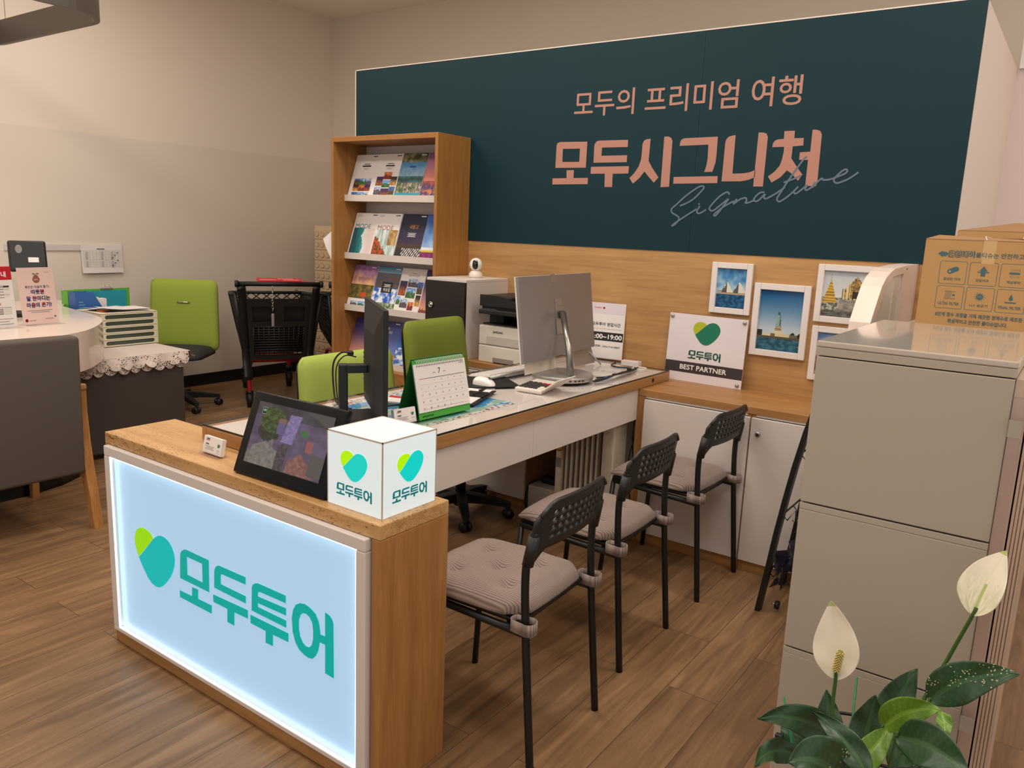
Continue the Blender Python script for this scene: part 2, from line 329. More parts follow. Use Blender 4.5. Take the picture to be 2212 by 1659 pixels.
# teal sign board
TEALB = mat('teal board print', C(7, 47, 56), .55, spec=.25, var=.06, vscale=3)
COP = mat('copper pink print', C(180, 128, 111), .55)
sb = thing('sign_board', 'long dark teal wall sign board with pink Korean lettering', 'sign', (2.3145, 0, 1.4165))
o_ = MB()
o_.bx(0, 1.0, -.014, 0, 0, 1.0455, TEALB); o_.bx(1.001, 2.4, -.0155, 0, 0, 1.047, TEALB); o_.bx(2.401, 3.574, -.0155, 0, 0, 1.046, TEALB)
o_.build('board', sb)
o_ = MB(); o_.bx(-.006, 3.58, -.017, 0, 1.0475, 1.053, PAINT); o_.bx(-.006, -.0005, -.017, 0, 0, 1.053, PAINT); o_.build('edge_trim', sb)
SF = FRONT(-2.3145, -.0162, -1.4165)
o_ = MB(); o_.text('모두의 프리미엄 여행', SF, 4.598, 2.1, COP, h=.128, w=1.2, bold=.0012); o_.build('headline', sb)
o_ = MB()
for k_ in ('A0', 'A1', 'A2', 'A3', 'A4', 'A5', 'A6', 'A7', 'A8', 'A9', 'A10', 'A11'):
    hl = SIGN.get(k_+'h'); o_.poly(sc(SIGN[k_], 0, 0, .001), COP, SF @ Matrix.Translation((0, 0, .0005)), hole=sc(hl, 0, 0, .001) if hl else None)
o_.build('bold_lettering', sb)
o_ = MB(); GP = mat('slate blue print', C(94, 110, 128), .55)
def smooth_path(p, n=5):
    if len(p) < 3: return p
    o = []
    for i in range(len(p)-1):
        a, b, c_, d = [Vector(p[max(0, min(len(p)-1, j))]) for j in (i-1, i, i+1, i+2)]
        for q in range(n):
            t = q/n; o.append(tuple(.5*((2*b)+(c_-a)*t+(2*a-5*b+4*c_-d)*t*t+(3*b-a-3*c_+d)*t**3)))
    return o+[tuple(p[-1])]
for st in SCRIPT:
    p = smooth_path([Vector((a*.001, b*.001)) for a, b in st]); vs = []; fs = []
    for i, q in enumerate(p):
        d = Vector(p[min(i+1, len(p)-1)])-Vector(p[max(i-1, 0)]); d.normalize(); n_ = Vector((-d.y, d.x)); h_ = .0042
        vs += [(q[0]+n_.x*h_, q[1]+n_.y*h_, .001+i*.000012), (q[0]-n_.x*h_, q[1]-n_.y*h_, .001+i*.000012)]
    for i in range(len(p)-1): fs.append((2*i+1, 2*i+3, 2*i+2, 2*i))
    o_.add(vs, fs, GP, None, False, SF)
o_.build('script_lettering', sb)
# orange sign beyond the partition
t = thing('hanging_sign', 'small white and orange sign above the far right white wall', 'sign', (6.0, 1.47, 2.4625))
o_ = MB(); o_.bx(-.1, .3, 0, .03, 0, .2, WHT); o_.build('frame', t)
MB().bx(-.075, .28, -.003, 0, .02, .18, mat('orange print', C(235, 120, 60), .5)).build('face', t)
# ---------------------------------------------------------------- lit front counter
LC = thing('front_counter', 'oak veneered front counter with glowing blue-white sign panel', 'counter', (4.39, -2.367, 0))
o_ = MB(); W2, D2 = .6535, .13
o_.bx(-W2, W2, -D2, D2, .725, .765, OAKT, .003); o_.bx(-W2, -W2+.02, -D2, D2, 0, .7245, OAK_Z, .002); o_.bx(W2-.03, W2, -D2, D2, 0, .7245, OAK_Z, .002)
o_.bx(-W2+.0205, W2-.0305, D2-.02, D2, 0, .7245, OAK_X); o_.bx(-W2+.0205, W2-.0305, -D2, -D2+.02, 0, .053, OAK_X)
o_.build('body', LC)
o_ = MB(); A = mat('white painted sign frame', C(222, 214, 210), .4)
x0, x1, z0, z1 = -.636, .617, .053, .7235; iw = .034
for q in ((x0, x1, z1-iw, z1), (x0, x1, z0, z0+.016), (x0, x0+iw, z0+.0165, z1-iw-.0005), (x1-iw, x1, z0+.0165, z1-iw-.0005)):
    o_.bx(q[0], q[1], -D2-.016, -D2+.02, q[2], q[3], A, .003)
o_.build('sign_frame', LC)
LITP = mat('lit acrylic panel', C(150, 165, 178), .35, emit=.68, ecol=C(160, 206, 240))
PX0, PX1, PZ0, PZ1 = x0+iw, x1-iw, z0+.016, z1-iw
MB().bx(PX0, PX1, -D2+.0005, -D2+.018, PZ0, PZ1, LITP).build('light_panel', LC)
o_ = MB(); LED = mat('led strip', C(255, 255, 255), .5, emit=8, ecol=(.78, .92, 1, 1))
yy = (-D2-.0135, -D2-.0105); e_ = .002
o_.bx(PX0, PX1, *yy, PZ0, PZ0+e_, LED); o_.bx(PX0, PX1, *yy, PZ1-e_, PZ1, LED); o_.bx(PX0, PX0+e_, *yy, PZ0+.004, PZ1-.004, LED); o_.bx(PX1-e_, PX1, *yy, PZ0+.004, PZ1-.004, LED)
o_.build('led_strip', LC)
LT = mat('backlit teal film', C(0, 80, 76), .4, spec=.2, emit=.85, ecol=C(0, 164, 152)); LG = mat('backlit lime film', C(80, 110, 5), .4, spec=.2, emit=.85, ecol=C(150, 215, 5))
LH = mat('backlit turquoise film', C(0, 84, 84), .4, spec=.2, emit=.85, ecol=C(0, 182, 178))
PF = FRONT(3.736-4.39, -D2-.0005, 0)
o_ = MB(); heart(o_, PF, .280, .383, .190, LG, LH); o_.build('heart_emblem', LC)
o_ = MB()
for n in ('W0', 'W1', 'W2', 'W3', 'W4', 'W5', 'W6', 'W7'):
    hl = MODU.get(n+'h'); o_.poly(sc(MODU[n], 0, 0, .001), LT, PF @ Matrix.Translation((0, 0, .001)), hole=sc(hl, 0, 0, .001) if hl else None)
o_.build('lettering', LC)
# ---------------------------------------------------------------- cube lamp
CU = thing('cube_lamp', 'glowing white cube lamp with heart emblem on the front counter', 'lamp', (4.92, -2.368, .765))
LITC = mat('lit opal acrylic', C(170, 172, 170), .3, emit=.58, ecol=C(232, 246, 246)); SEAM = mat('frosted acrylic seam', C(196, 182, 170), .4)
o_ = MB(); h_ = .1
o_.bx(-h_, h_, -h_, h_, .001, .2, LITC, .002); o_.build('shade', CU)
o_ = MB(); e_ = .003; s_ = .1006
for a in (-1, 1):
    for b in (-1, 1): o_.box(a*(s_-e_/2), b*(s_-e_/2), .1, e_, e_, .2, SEAM)
    o_.box(0, a*(s_-e_/2), .1990, 2*s_, e_, e_*1.2, SEAM); o_.box(a*(s_-e_/2), 0, .1990, e_, 2*s_, e_*1.2, SEAM)
o_.build('edge_seam', CU)
CG = mat('lamp lime film', C(165, 225, 0), .4, emit=.55, ecol=C(165, 232, 0)); CT = mat('lamp turquoise film', C(0, 190, 185), .4, emit=.55, ecol=C(0, 206, 200)); CW = mat('lamp teal film', C(0, 120, 130), .4, emit=.25, ecol=C(0, 130, 140))
for M_ in (FRONT(0, -h_, 0), FR((h_, 0, 0), (0, 1, 0), (0, 0, 1))):
    o_ = MB(); heart(o_, M_, 0, .118, .078, CG, CT); o_.build('heart_emblem', CU)
    o_ = MB(); wordmark(o_, M_, 0, .05, .13, CW); o_.build('lettering', CU)
# ---------------------------------------------------------------- reception desk
DK = thing('reception_desk', 'long oak-rimmed reception desk with glass sheet and white apron', 'desk', (4.3755, -1.2129, 0))
dx, dy = .324, 1.121
o_ = MB(); r_ = .022
o_.bx(-dx, -dx+r_, -dy, dy, .7665, .8115, OAK_Y, .002); o_.bx(dx-r_, dx, -dy, dy, .7665, .8115, OAK_Y, .002)
o_.bx(-dx+r_+.0004, dx-r_-.0004, -dy, -dy+r_, .7665, .8115, OAK_X, .002); o_.bx(-dx+r_+.0004, dx-r_-.0004, dy-r_, dy, .7665, .8115, OAK_X, .002)
o_.build('rim', DK)
MB().bx(-dx+r_+.0006, dx-r_-.0006, -dy+r_+.0006, dy-r_-.0006, .77, .8105, LAM).build('desktop', DK)
o_ = MB(); GE = mat('green glass edge', C(16, 34, 30), .1)
o_.rect(-dx+.002, -dy+.002, dx-.002, dy-.002, CLEAR, Matrix.Translation((0, 0, .8195))); 
for q in ((-dx+.001, dx-.001, -dy+.001, -dy+.002), (-dx+.001, dx-.001, dy-.002, dy-.001), (-dx+.001, -dx+.002, -dy+.002, dy-.002), (dx-.002, dx-.001, -dy+.002, dy-.002)): o_.bx(*q, .8125, .8195, GE)
o_.build('glass_sheet', DK)
for y0, y1 in ((-1.022, -.091), (-.0895, .803)): MB().bx(.296, .312, y0, y1, .612, .7660, LAM, .001).build('apron_panel', DK)
MB().cyl((dx+.0005, .93, .792), (dx+.0035, .93, .792), .009, BLK).build('keyhole', DK)
# map under glass
def world(u, v):
    n = fbm(u*6, v*4, 1); b = mix((96, 176, 214), (60, 150, 205), .5+fbm(u*3, v*3, 4))
    if n > .12: b = mix((196, 206, 190), (120, 190, 170), .5+fbm(u*14, v*9, 2)*1.2)
    if abs(n-.12) < .05: b = (210, 222, 224)
    if u < .10 or u > .95: b = (226, 224, 220) if fbm(u*90, v*60, 3) > -.15 else ((190, 60, 60) if int(v*60) % 3 == 0 else (90, 110, 130))
    return b
mp_ = MB(); mp_.pic(Matrix.Translation((-.24, -.36, 0)), .48, .72, 56, 84, world); tag(mp_.build('world_map', None, (4.345, -1.64, .8112)), 'blue printed world map lying under the desk glass', 'map')
# ---------------------------------------------------------------- back cabinets
tag(MB().bx(3.2965, 5.69, -.408, -.0125, .733, .7655, OAK_X, .002).build('worktop'), 'long oak worktop along the wood-panelled back wall', 'worktop')
def cabinet(x0, x1, label, lock=None, post=0):
    t = thing('base_cabinet', label, 'cabinet', (x0, -.4, 0), 0, 'white door cabinets under the back worktop'); w_ = x1-x0
    o = MB(); o.bx(0, .018, .0, .385, 0, .732, OAK_Z); o.bx(w_-.018, w_, 0, .385, 0, .732, OAK_Z); o.bx(.0185, w_-.0185, .01, .38, .05, .07, OAK_X); o.bx(.0185, w_-.0185, .0, .015, 0, .05, OAK_X)
    o.bx(.0185, w_-.0185, .37, .385, .0705, .732, LAM); o.bx(.0185, w_-.0185, 0, .02, .722, .732, LAM)
    if post: o.bx(0, post, -.006, -.0002, 0, .732, OAK_Z)
    o.build('body', t)
    d = MB(); d.bx(post+.003, w_-.002, -.018, -.002, .054, .719, LAM, .0015); dd = d.build('door', t)
    if lock:
        l = MB(); l.cyl((lock, -.0185, .65), (lock, -.024, .65), .0115, SIL, 18); l.cyl((lock, -.0245, .65), (lock, -.0255, .65), .006, DGR, 12); l.build('lock', dd)
    return t
cabinet(3.30, 4.052, 'white cabinet far under the desk, left of the oil heater')
cabinet(4.683, 5.244, 'white cabinet at the desk end, behind the farthest visitor chair', post=.04)
cabinet(5.246, 5.688, 'white cabinet with round lock, beside the black wire stand', lock=.038)
t = thing('pull_out_tray', 'pale pull-out tray beneath the worktop behind the desk', 'tray', (3.90, -.42, .69))
MB().bx(-.14, .14, -.36, .0, 0, .016, mat('pale grey board', C(196, 188, 180), .5)).build('board', t); o_ = MB(); o_.bx(-.146, -.141, -.36, 0, -.005, .02, SIL); o_.bx(.141, .146, -.36, 0, -.005, .02, SIL); o_.build('rail', t)
o_ = MB(); o_.lathe([(.085, 0), (.09, .001), (.09, .003), (.087, .004)], mat('plum mouse pad', C(62, 54, 58), .7), 30); tag(o_.build('mouse_pad', None, (3.90, -.62, .7065)), 'round dark plum mouse pad on the pull-out tray', 'mouse pad')
# heater in the niche
HT = thing('oil_heater', 'white finned oil heater in the dark gap under the desk', 'heater', (4.465, -.47, 0), .10)
CRM = mat('cream plastic', C(216, 206, 190), .4)
o_ = MB()
for i in range(7):
    x = -.086+i*.027
    o_.box(x, 0, .345, .011, .14, .53, CRM, .005); o_.box(x+.0135, 0, .345, .0155, .05, .49, DGR)  # dark boxes between the fins put the gap shade into colour
o_.build('fin', HT)
o_ = MB(); o_.box(-.122, 0, .34, .036, .16, .58, CRM, .008)
for k in range(5): o_.box(-.122, -.0803, .56-k*.012, .018, .001, .004, INK)
L_ = o_.build('end_cover', HT)
o_ = MB(); o_.lathe([(.022, 0), (.022, .001)], REDI, 20, FRONT(-.122, -.0802, .44)); o_.lathe([(.0175, .001), (.0175, .0016)], mat('yellow print', C(232, 190, 60), .5), 20, FRONT(-.122, -.0802, .44)); o_.box(-.122, -.0806, .36, .03, .001, .05, GRY); o_.build('warning_sticker', L_)
o_ = MB(); o_.box(.138, 0, .35, .062, .17, .6, CRM, .01)
for k in range(6): o_.box(.138-.023+k*.0092, -.0855, .27, .003, .002, .36, mat('cream shadow groove', C(190, 180, 164), .5))
P_ = o_.build('control_panel', HT)
o_ = MB(); o_.cyl((.138, -.0855, .58), (.138, -.108, .58), .025, CRM, 24); o_.cyl((.138, -.1082, .58), (.138, -.112, .58), .020, PLW, 24); o_.build('dial', P_)
o_ = MB()
for x in (-.122, .138):
    o_.box(x, 0, .045, .03, .2, .012, DGR)
    for y in (-.085, .085): o_.cyl((x-.012, y, .02), (x+.012, y, .02), .02, BLK, 14)
o_.build('foot', HT)
t = thing('cable_box', 'low white box with black adapter on it, left of the oil heater', 'box', (4.155, -.30, 0))
MB().bx(-.09, .12, -.1, .1, 0, .14, PLW, .008).build('body', t)
o_ = MB(); o_.box(.0, .0, .158, .11, .06, .034, BLK, .008); o_.tube(smooth_path([Vector(p) for p in ((-.05, 0, .155), (-.085, -.04, .147), (-.097, -.09, .12), (-.096, -.108, .02), (-.02, -.13, .006), (.1, -.125, .006))]), .004, BLK); tag(o_.build('power_adapter', None, (4.155, -.30, 0)), 'black power adapter with cable resting on the low white box', 'adapter')
o_ = MB()
for k, p in enumerate((((4.655, -.33, .70), (4.64, -.34, .5), (4.66, -.33, .25), (4.62, -.30, .01)), ((4.66, -.25, .70), (4.63, -.28, .4), (4.655, -.22, .2), (4.64, -.2, .01)), ((4.65, -.38, .70), (4.665, -.36, .55), (4.64, -.37, .35), (4.66, -.3, .012)), ((4.64, -.15, .7), (4.66, -.2, .45), (4.63, -.16, .01)))): o_.tube(smooth_path([Vector(q) for q in p]), .004 if k % 2 else .003, BLK if k != 1 else GRY)
tag(o_.build('hanging_cables'), 'tangle of dark cables hanging between the oil heater and the oak post', 'cable')
# ---------------------------------------------------------------- magazine rack
RX, RW, RD, RH = 2.4065, .886, .295, 2.0135
RK = thing('magazine_rack', 'tall wood magazine rack with white slanted shelves', 'rack', (RX, -.0182, 0))
MB().bx(0, .022, -RD, 0, 0, RH, RACKW, .002).build('side_panel', RK); MB().bx(RW-.022, RW, -RD, 0, 0, RH, RACKW, .002).build('side_panel', RK)
MB().bx(.0225, RW-.0225, -RD, 0, RH-.03, RH, wood('rack veneer x', C(148, 98, 46), C(174, 122, 64), 'x', .9, .45), .002).build('top_panel', RK)
MB().bx(.0225, RW-.0225, -.012, -.001, .02, RH-.031, LAM).build('back_panel', RK)
MB().bx(.0225, RW-.0225, -.285, -.013, .02, .585, MATS['rack veneer x']).build('base_panel', RK)
SHZ = (1.636, 1.272, .938, .588)
for z in SHZ:
    o = MB()
    o.bx(.024, RW-.024, -.2, -.014, z-.006, z+.006, LAM); o.bx(.024, RW-.024, -.206, -.2, z-.006, z+.034, LAM)
    S_ = FR((.024, -.180, z+.006), (1, 0, 0), (0, sin(.33), cos(.33))); o.add([(0, 0, -.004), (RW-.048, 0, -.004), (RW-.048, .29, -.004), (0, .29, -.004), (0, 0, -.009), (RW-.048, 0, -.009), (RW-.048, .29, -.009), (0, .29, -.009)], [(0, 1, 2, 3), (7, 6, 5, 4), (4, 5, 1, 0), (3, 2, 6, 7)], LAM, None, False, S_)
    o.build('shelf', RK)
# ---------------------------------------------------------------- magazines: pages block + printed cover in one mesh
W_ = (236, 230, 228)
def sky(a, b, v): return mix(a, b, v)
def collage(u, v, cells, bg=W_):
    for (x0, y0, x1, y1, k) in cells:
        if x0 < u < x1 and y0 < v < y1:
            s, t = (u-x0)/(x1-x0), (v-y0)/(y1-y0); n = fbm(s*5+k, t*5, k)
            top, bot = [((70, 110, 190), (90, 70, 40)), ((60, 40, 90), (150, 80, 50)), ((120, 160, 220), (60, 110, 60)), ((50, 40, 46), (190, 140, 60)), ((170, 190, 220), (90, 80, 90)), ((200, 120, 60), (120, 50, 40))][k % 6]
            b = mix(bot, top, (t-.45)*4+n); q = 1+n*.5
            return tuple(c*q for c in b)
    return bg
G3 = [(.16+.25*i, .03+.15*j, .40+.25*i, .17+.15*j, i*2+j*3) for i in range(3) for j in range(3)]
CR = [(.38, .43, .70, .60, 5), (.10, .30, .37, .50, 1), (.70, .30, .95, .50, 3), (.38, .25, .69, .42, 2), (.10, .10, .37, .29, 4), (.38, .03, .69, .24, 1), (.70, .10, .95, .29, 0)]
EU = [(.35, .60, .75, .78, 4), (.02, .40, .32, .72, 1), (.34, .36, .73, .59, 2), (.76, .45, .98, .72, 0), (.78, .20, .98, .44, 3), (.20, .14, .5, .34, 4), (.52, .10, .76, .28, 5), (.02, .20, .18, .39, 2)]
def c_lake(u, v):
    n = fbm(u*5, v*7, 3)
    if v > .80: return mix((60, 74, 50), (150, 140, 110), .5+n)
    if v > .50: return mix((150, 186, 206), (70, 130, 180), (v-.5)*3.3+n*.5)
    if v > .36: return mix((30, 60, 60), (90, 160, 175), abs(v-.43)*8+n*.4)
    if v > .14: return mix((50, 90, 50), (170, 150, 130), .5+fbm(u*16, v*16, 1)*1.4) if u < .35 or n > 0 else mix((80, 60, 60), (200, 190, 180), .5+fbm(u*25, v*20, 2))
    return (40, 150, 170) if v > .02 else W_
def c_city(u, v):
    n = fbm(u*12, v*12, 5)
    if abs(u-.55) < .10*(1-v)+.03 and .45 < v < .85: return (80, 50, 70)
    if v > .40: return mix((240, 150, 130), (130, 90, 150), (v-.4)*1.6)
    if v > .30: return mix((190, 90, 80), (90, 50, 80), .5+n)
    return mix((220, 130, 60), (70, 50, 120), .5+n*1.3)
def c_sea(u, v):
    if v > .66: return W_
    e = .52+fbm(v*5, 1, 2)*.10
    if u < .06 or u > .97: return W_
    if u < e: return mix((14, 60, 74), (60, 165, 165), u*1.5+fbm(u*20, v*2, 1)*.4)
    return mix((230, 232, 232), (222, 205, 200), (u-e)*4)
def c_falls(u, v):
    if v > .64: return W_
    n = fbm(u*9, v*9, 2)
    if u < .06 or u > .97: return W_
    if v < .52-u*.62+n*.12: return mix((210, 70, 30), (70, 80, 40), .5+fbm(u*14, v*14, 6)*1.5)
    if u > .62 and v > .30: return mix((200, 170, 110), (150, 110, 60), .5+n)
    return mix((226, 232, 226), (150, 176, 176), .5+fbm(u*16, v*4, 3)*1.2)
def c_night(u, v):
    if v > .36: return mix((60, 44, 70), (24, 26, 62), (v-.36)*2.5+fbm(u*4, v*4, 2)*.3)
    if v > .26: return (70, 54, 44)
    return mix((44, 40, 44), (226, 220, 214), 0 if abs(((u*1.6-v*1.5)*7) % 1-.5) > .2 or u < .25 else 1)
def c_blue(u, v):
    if v > .30: return mix((170, 206, 236), (40, 90, 180), (v-.3)*1.6+fbm(u*4, v*4, 8)*.3)
    if v > .24: return (232, 234, 238)
    return (210, 190, 50) if v > .20 and u < .5 else mix((160, 40, 110), (110, 30, 90), .5+fbm(u*12, v*12, 3))
def c_mount(u, v):
    n = fbm(u*6, v*6, 4)
    if v > .55: return mix((244, 190, 140), (150, 110, 170), (v-.55)*2.4+n*.5)
    if v > .24:
        if abs(u-.62) < .12 and .27 < v < .38: return (200, 80, 40)
        return mix((70, 84, 40), (150, 110, 60), .4+fbm(u*8, v*14, 1)*1.3)
    return collage(u, v, [(.15, .05, .45, .19, 4), (.48, .05, .78, .19, 2)])
def c_north(u, v):
    n = fbm(u*14, v*14, 7)
    if v > .86: return mix((150, 190, 210), (60, 130, 180), (v-.86)*7)
    if v > .52: return mix((120, 84, 50), (70, 90, 130), .5+n*1.4)
    if .30 < v < .62 and .30 < u < .72: return (30, 32, 30)
    if v > .20: return mix((40, 90, 190), (232, 238, 244), .5+fbm(u*5, v*7, 2)*2) if abs(u-.5)+.2 > (v-.2)*1 else (66, 60, 60)
    return mix((60, 90, 40), (200, 205, 200), .4+n)
def c_north2(u, v):
    return (30, 32, 30) if .42 < v < .66 and .30 < u < .74 else (c_north(u, v) if not (.30 < v < .62 and .30 < u < .72) else mix((40, 90, 190), (232, 238, 244), .5+fbm(u*5, v*7, 2)*2))
def c_dusk(u, v): return mix((236, 160, 130), (56, 52, 116), v*1.5-.2) if v > .16+.05*fbm(u*18, 0, 1) else (130, 60, 60)
def c_egypt(u, v):
    if v > .12 and v < .62-abs(u-.35)*1.15: return mix((176, 130, 80), (110, 76, 44), .5+fbm(u*12, v*22, 5)*1.2)
    if v > .28: return mix((110, 140, 200), (52, 56, 130), v*1.2-.2)
    return mix((190, 140, 90), (150, 100, 60), fbm(u*9, v*9, 2)+.5) if v > .14 else collage(u, v, [(.1, .02, .4, .12, 5), (.5, .02, .8, .12, 1)])
def c_azure(u, v): return mix((70, 150, 205), (40, 84, 170), v*1.3) if v > .45 else mix((230, 234, 240), (60, 100, 180), .5+fbm(u*6, v*10, 3)*1.5)
OR = mat('orange ink', C(230, 150, 50), .5); BLU = mat('blue ink', C(30, 80, 170), .5); PW = mat('white ink', C(240, 238, 236), .5); TNK = mat('deep teal ink', C(24, 80, 100), .5)
def bars(o, M, x, y, w_, n, m, h=.0022, gap=.006):
    for i in range(n):
        q = w_*(1-.25*(i % 2)); o.rect(x-q/2, y-i*gap-h, x+q/2, y-i*gap, m, M, .0009)
def b_white(o, M): bars(o, M, .11, .208, .05, 1, INK, .004); bars(o, M, .11, .198, .075, 1, INK, .008); bars(o, M, .11, .182, .05, 2, GRY)
def b_mode1(o, M): o.text('MODE', M, .018, .171, TNK, h=.026, w=.135, al='l'); bars(o, M, .035, .25, .04, 2, GRY)
def b_mode2(o, M): o.text('MODE', M, .018, .166, mat('rust ink', C(150, 60, 40), .5), h=.026, w=.135, al='l'); bars(o, M, .035, .25, .04, 2, GRY)
MAGS = [[('white travel brochure with nine-photo grid, first on the top rack shelf', lambda u, v: collage(u, v, G3), b_white),
 ('white travel brochure with cross-shaped photo collage on the top rack shelf', lambda u, v: collage(u, v, CR), b_white),
 ('travel brochure with blue lake photo on the top rack shelf', c_lake, lambda o, M: (bars(o, M, .10, .19, .05, 1, BLU, .011), bars(o, M, .12, .02, .12, 2, PW))),
 ('travel brochure with pink dusk skyline at the right end of the top shelf', c_city, None)],
 [('white magazine titled MODE with teal sea photo', c_sea, b_mode1), ('white magazine titled MODE with waterfall and red foliage photo', c_falls, b_mode2),
 ('dark night-sky travel brochure with orange title on the second shelf', c_night, lambda o, M: (o.text('내몽고', M, .11, .178, OR, h=.024), bars(o, M, .105, .155, .07, 5, PW, .0018, .005))),
 ('bright blue sky brochure with pink meadow on the second shelf', c_blue, None)],
 [('travel brochure with sunset mountains and two hikers on the third shelf', c_mount, lambda o, M: o.text('코카서스3국', M, .105, .172, mat('brown ink', C(90, 50, 40), .5), h=.02)),
 ('travel brochure with black title square over blue peaks on the third shelf', c_north2, lambda o, M: (o.text('북유럽', M, .108, .118, PW, h=.02), bars(o, M, .108, .16, .06, 3, PW, .003))),
 ('white brochure with scattered city photos on the third shelf', lambda u, v: collage(u, v, EU), lambda o, M: (o.text('유럽 베스트셀러', M, .105, .216, INK, h=.0125), bars(o, M, .105, .236, .04, 1, GRY))),
 ('violet topped brochure at the right end of the third shelf', c_dusk, None)],
 [('purple dusk brochure, leftmost on the lowest rack shelf', c_dusk, None), 
 ('brochure with pyramid photo on the lowest rack shelf', c_egypt, lambda o, M: (o.text('이집트,', M, .09, .212, PW, h=.016), o.text('특별한 초대', M, .095, .190, PW, h=.016))),
 ('blue brochure beside the pyramid brochure on the lowest rack shelf', c_azure, None)]]
for r, row in enumerate(MAGS):
    for i, (lab, fn, extra) in enumerate(row):
        wd, ht = .2065, .297; th = (.004, .006, .012, .005)[(i+r) % 4]; lean = .33
        M0 = FR((0, 0, 0), (1, 0, 0), (0, sin(lean), cos(lean)))
        o = MB(); o.bx(0, wd, 0, ht, -th, 0, WHT, M=M0)
        o.pic(M0, wd, ht, 40, 50, fn, z=.0004)
        if extra: extra(o, M0 @ Matrix.Diagonal((wd/.204, ht/.262, 1, 1)))
        o.rect(wd*.74, ht*.945, wd*.93, ht*.965, TNK if fn in (c_sea, c_falls) or r == 0 and i < 2 else PW, M0, .0009)
        ob = o.build('magazine', None, (2.4335+.2085*i, -.0182-.186-th, SHZ[r]+.0075+.0005*i))
        tag(ob, lab, 'magazine', 'travel magazines on the slanted rack')
# ---------------------------------------------------------------- locker, dome camera, printer on the worktop
t = thing('locker_box', 'white box cabinet with black door beside the magazine rack', 'cabinet', (3.312, -.0125, .766))
o_ = MB(); w_, d_, hh = .288, .385, .443; o_.bx(0, .015, -d_, 0, 0, hh-.0155, LAM); o_.bx(w_-.015, w_, -d_, 0, 0, hh-.0155, LAM); o_.bx(0, w_, -d_-.008, 0, hh-.015, hh, LAM, .001); o_.bx(.0155, w_-.0155, -d_, 0, 0, .015, LAM); o_.bx(.0155, w_-.0155, -.012, 0, .0155, hh-.0155, LAM)
o_.cyl((w_-.0005, -.16, .17), (w_+.001, -.16, .17), .005, BLK); o_.build('body', t)
D_ = MB().bx(.001, w_-.001, -d_-.018, -d_-.001, .002, hh-.0155, mat('black lacquer', C(30, 27, 28), .4), .001).build('door', t)
o_ = MB(); o_.tube([(.045+.014*cos(a), -d_-.024, .29+.014*sin(a)) for a in [2*pi*k/20 for k in range(20)]], .0028, CHR, closed=True); o_.cyl((.045, -d_-.0185, .29), (.045, -d_-.026, .29), .009, CHR); o_.build('ring_pull', D_)
MB().cyl((.042, -d_-.0185, .205), (.042, -d_-.021, .205), .007, DGR).build('lock', D_)
t = thing('dome_camera', 'small white round-headed security camera on top of the black-doored cabinet', 'camera', (3.478, -.17, 1.2095), .55)
MB().lathe([(.036, 0), (.040, .004), (.0405, .012), (.040, .020), (.030, .036), (.020, .042)], PLW, 32).build('base', t)
o_ = MB(); o_.lathe([(.0375*sin(pi*k/16)+.00001, .0765-.0375*cos(pi*k/16)) for k in range(17)], mat('white gloss plastic', C(238, 234, 230), .25), 32); H_ = o_.build('head', t)
o_ = MB(); n_ = 10; V = []; F = []
pts = [(.0165*cos(a), .0275*(1 if sin(a) > 0 else -1)*min(1, abs(sin(a))**.6)) for a in [2*pi*k/28 for k in range(28)]]
for rr in (1, .66, .33, .01):
    for a, b in pts: a *= rr; b *= rr; V.append((a, -sqrt(max(0, .0383**2-a*a-b*b)), .0765+b))
for q in range(3):
    for k in range(28): F.append((q*28+(k+1) % 28, q*28+k, (q+1)*28+k, (q+1)*28+(k+1) % 28))
o_.add(V, F, GLB, None, True); o_.build('lens_window', H_)
MB().cyl((0, -.0378, .078), (0, -.0395, .078), .0055, DGR).build('lens', H_)
# printer
t = thing('laser_printer', 'black and white laser printer beside the black-doored cabinet', 'printer', (3.676, -.375, .766)); w_, d_ = .368, .34
o_ = MB(); o_.bx(0, w_, 0, d_, 0, .096, PLW, .006); o_.bx(0, w_, 0, d_, .098, .205, PLW, .006); o_.bx(.01, w_-.01, .01, d_, .094, .1, DGR); o_.text('SAMSUNG', FRONT(.13, -.0006, .168), 0, 0, INK, h=.0105, bold=.0004); o_.build('body', t)
o_ = MB(); o_.bx(.055, w_-.055, -.0015, .003, .103, .149, mat('light grey plastic', C(196, 188, 180), .45), .001); o_.build('front_flap', t)
o_ = MB(); o_.bx(.10, .24, -.001, .002, .006, .032, mat('tray grip shadow grey', C(150, 140, 132), .5)); o_.bx(.105, .235, -.0012, .001, .0, .008, DGR); o_.build('paper_tray_grip', t)
o_ = MB(); o_.bx(.004, w_-.004, .03, d_-.01, .206, .214, BLK); o_.bx(.004, .10, .09, d_-.01, .2145, .285, BLKM); o_.bx(w_-.05, w_-.004, .09, d_-.01, .2145, .285, BLKM); o_.bx(.1005, w_-.0505, .25, d_-.01, .2145, .285, GLB); o_.build('output_bay', t)
o_ = MB(); o_.bx(.0, w_, .02, d_, .2855, .31, BLK, .004); o_.bx(.015, w_-.015, -.03, .02, .27, .295, BLKM, .005)
M_ = FR((.02, -.025, .2952), (1, 0, 0), (0, 1, .12))
for k in range(9): o_.rect(.02+.018*(k % 9)+(.15 if k > 4 else 0), .01, .032+.018*(k % 9)+(.15 if k > 4 else 0), .014+.004*(k % 2), GRY, M_, .0005)
o_.build('control_deck', t)
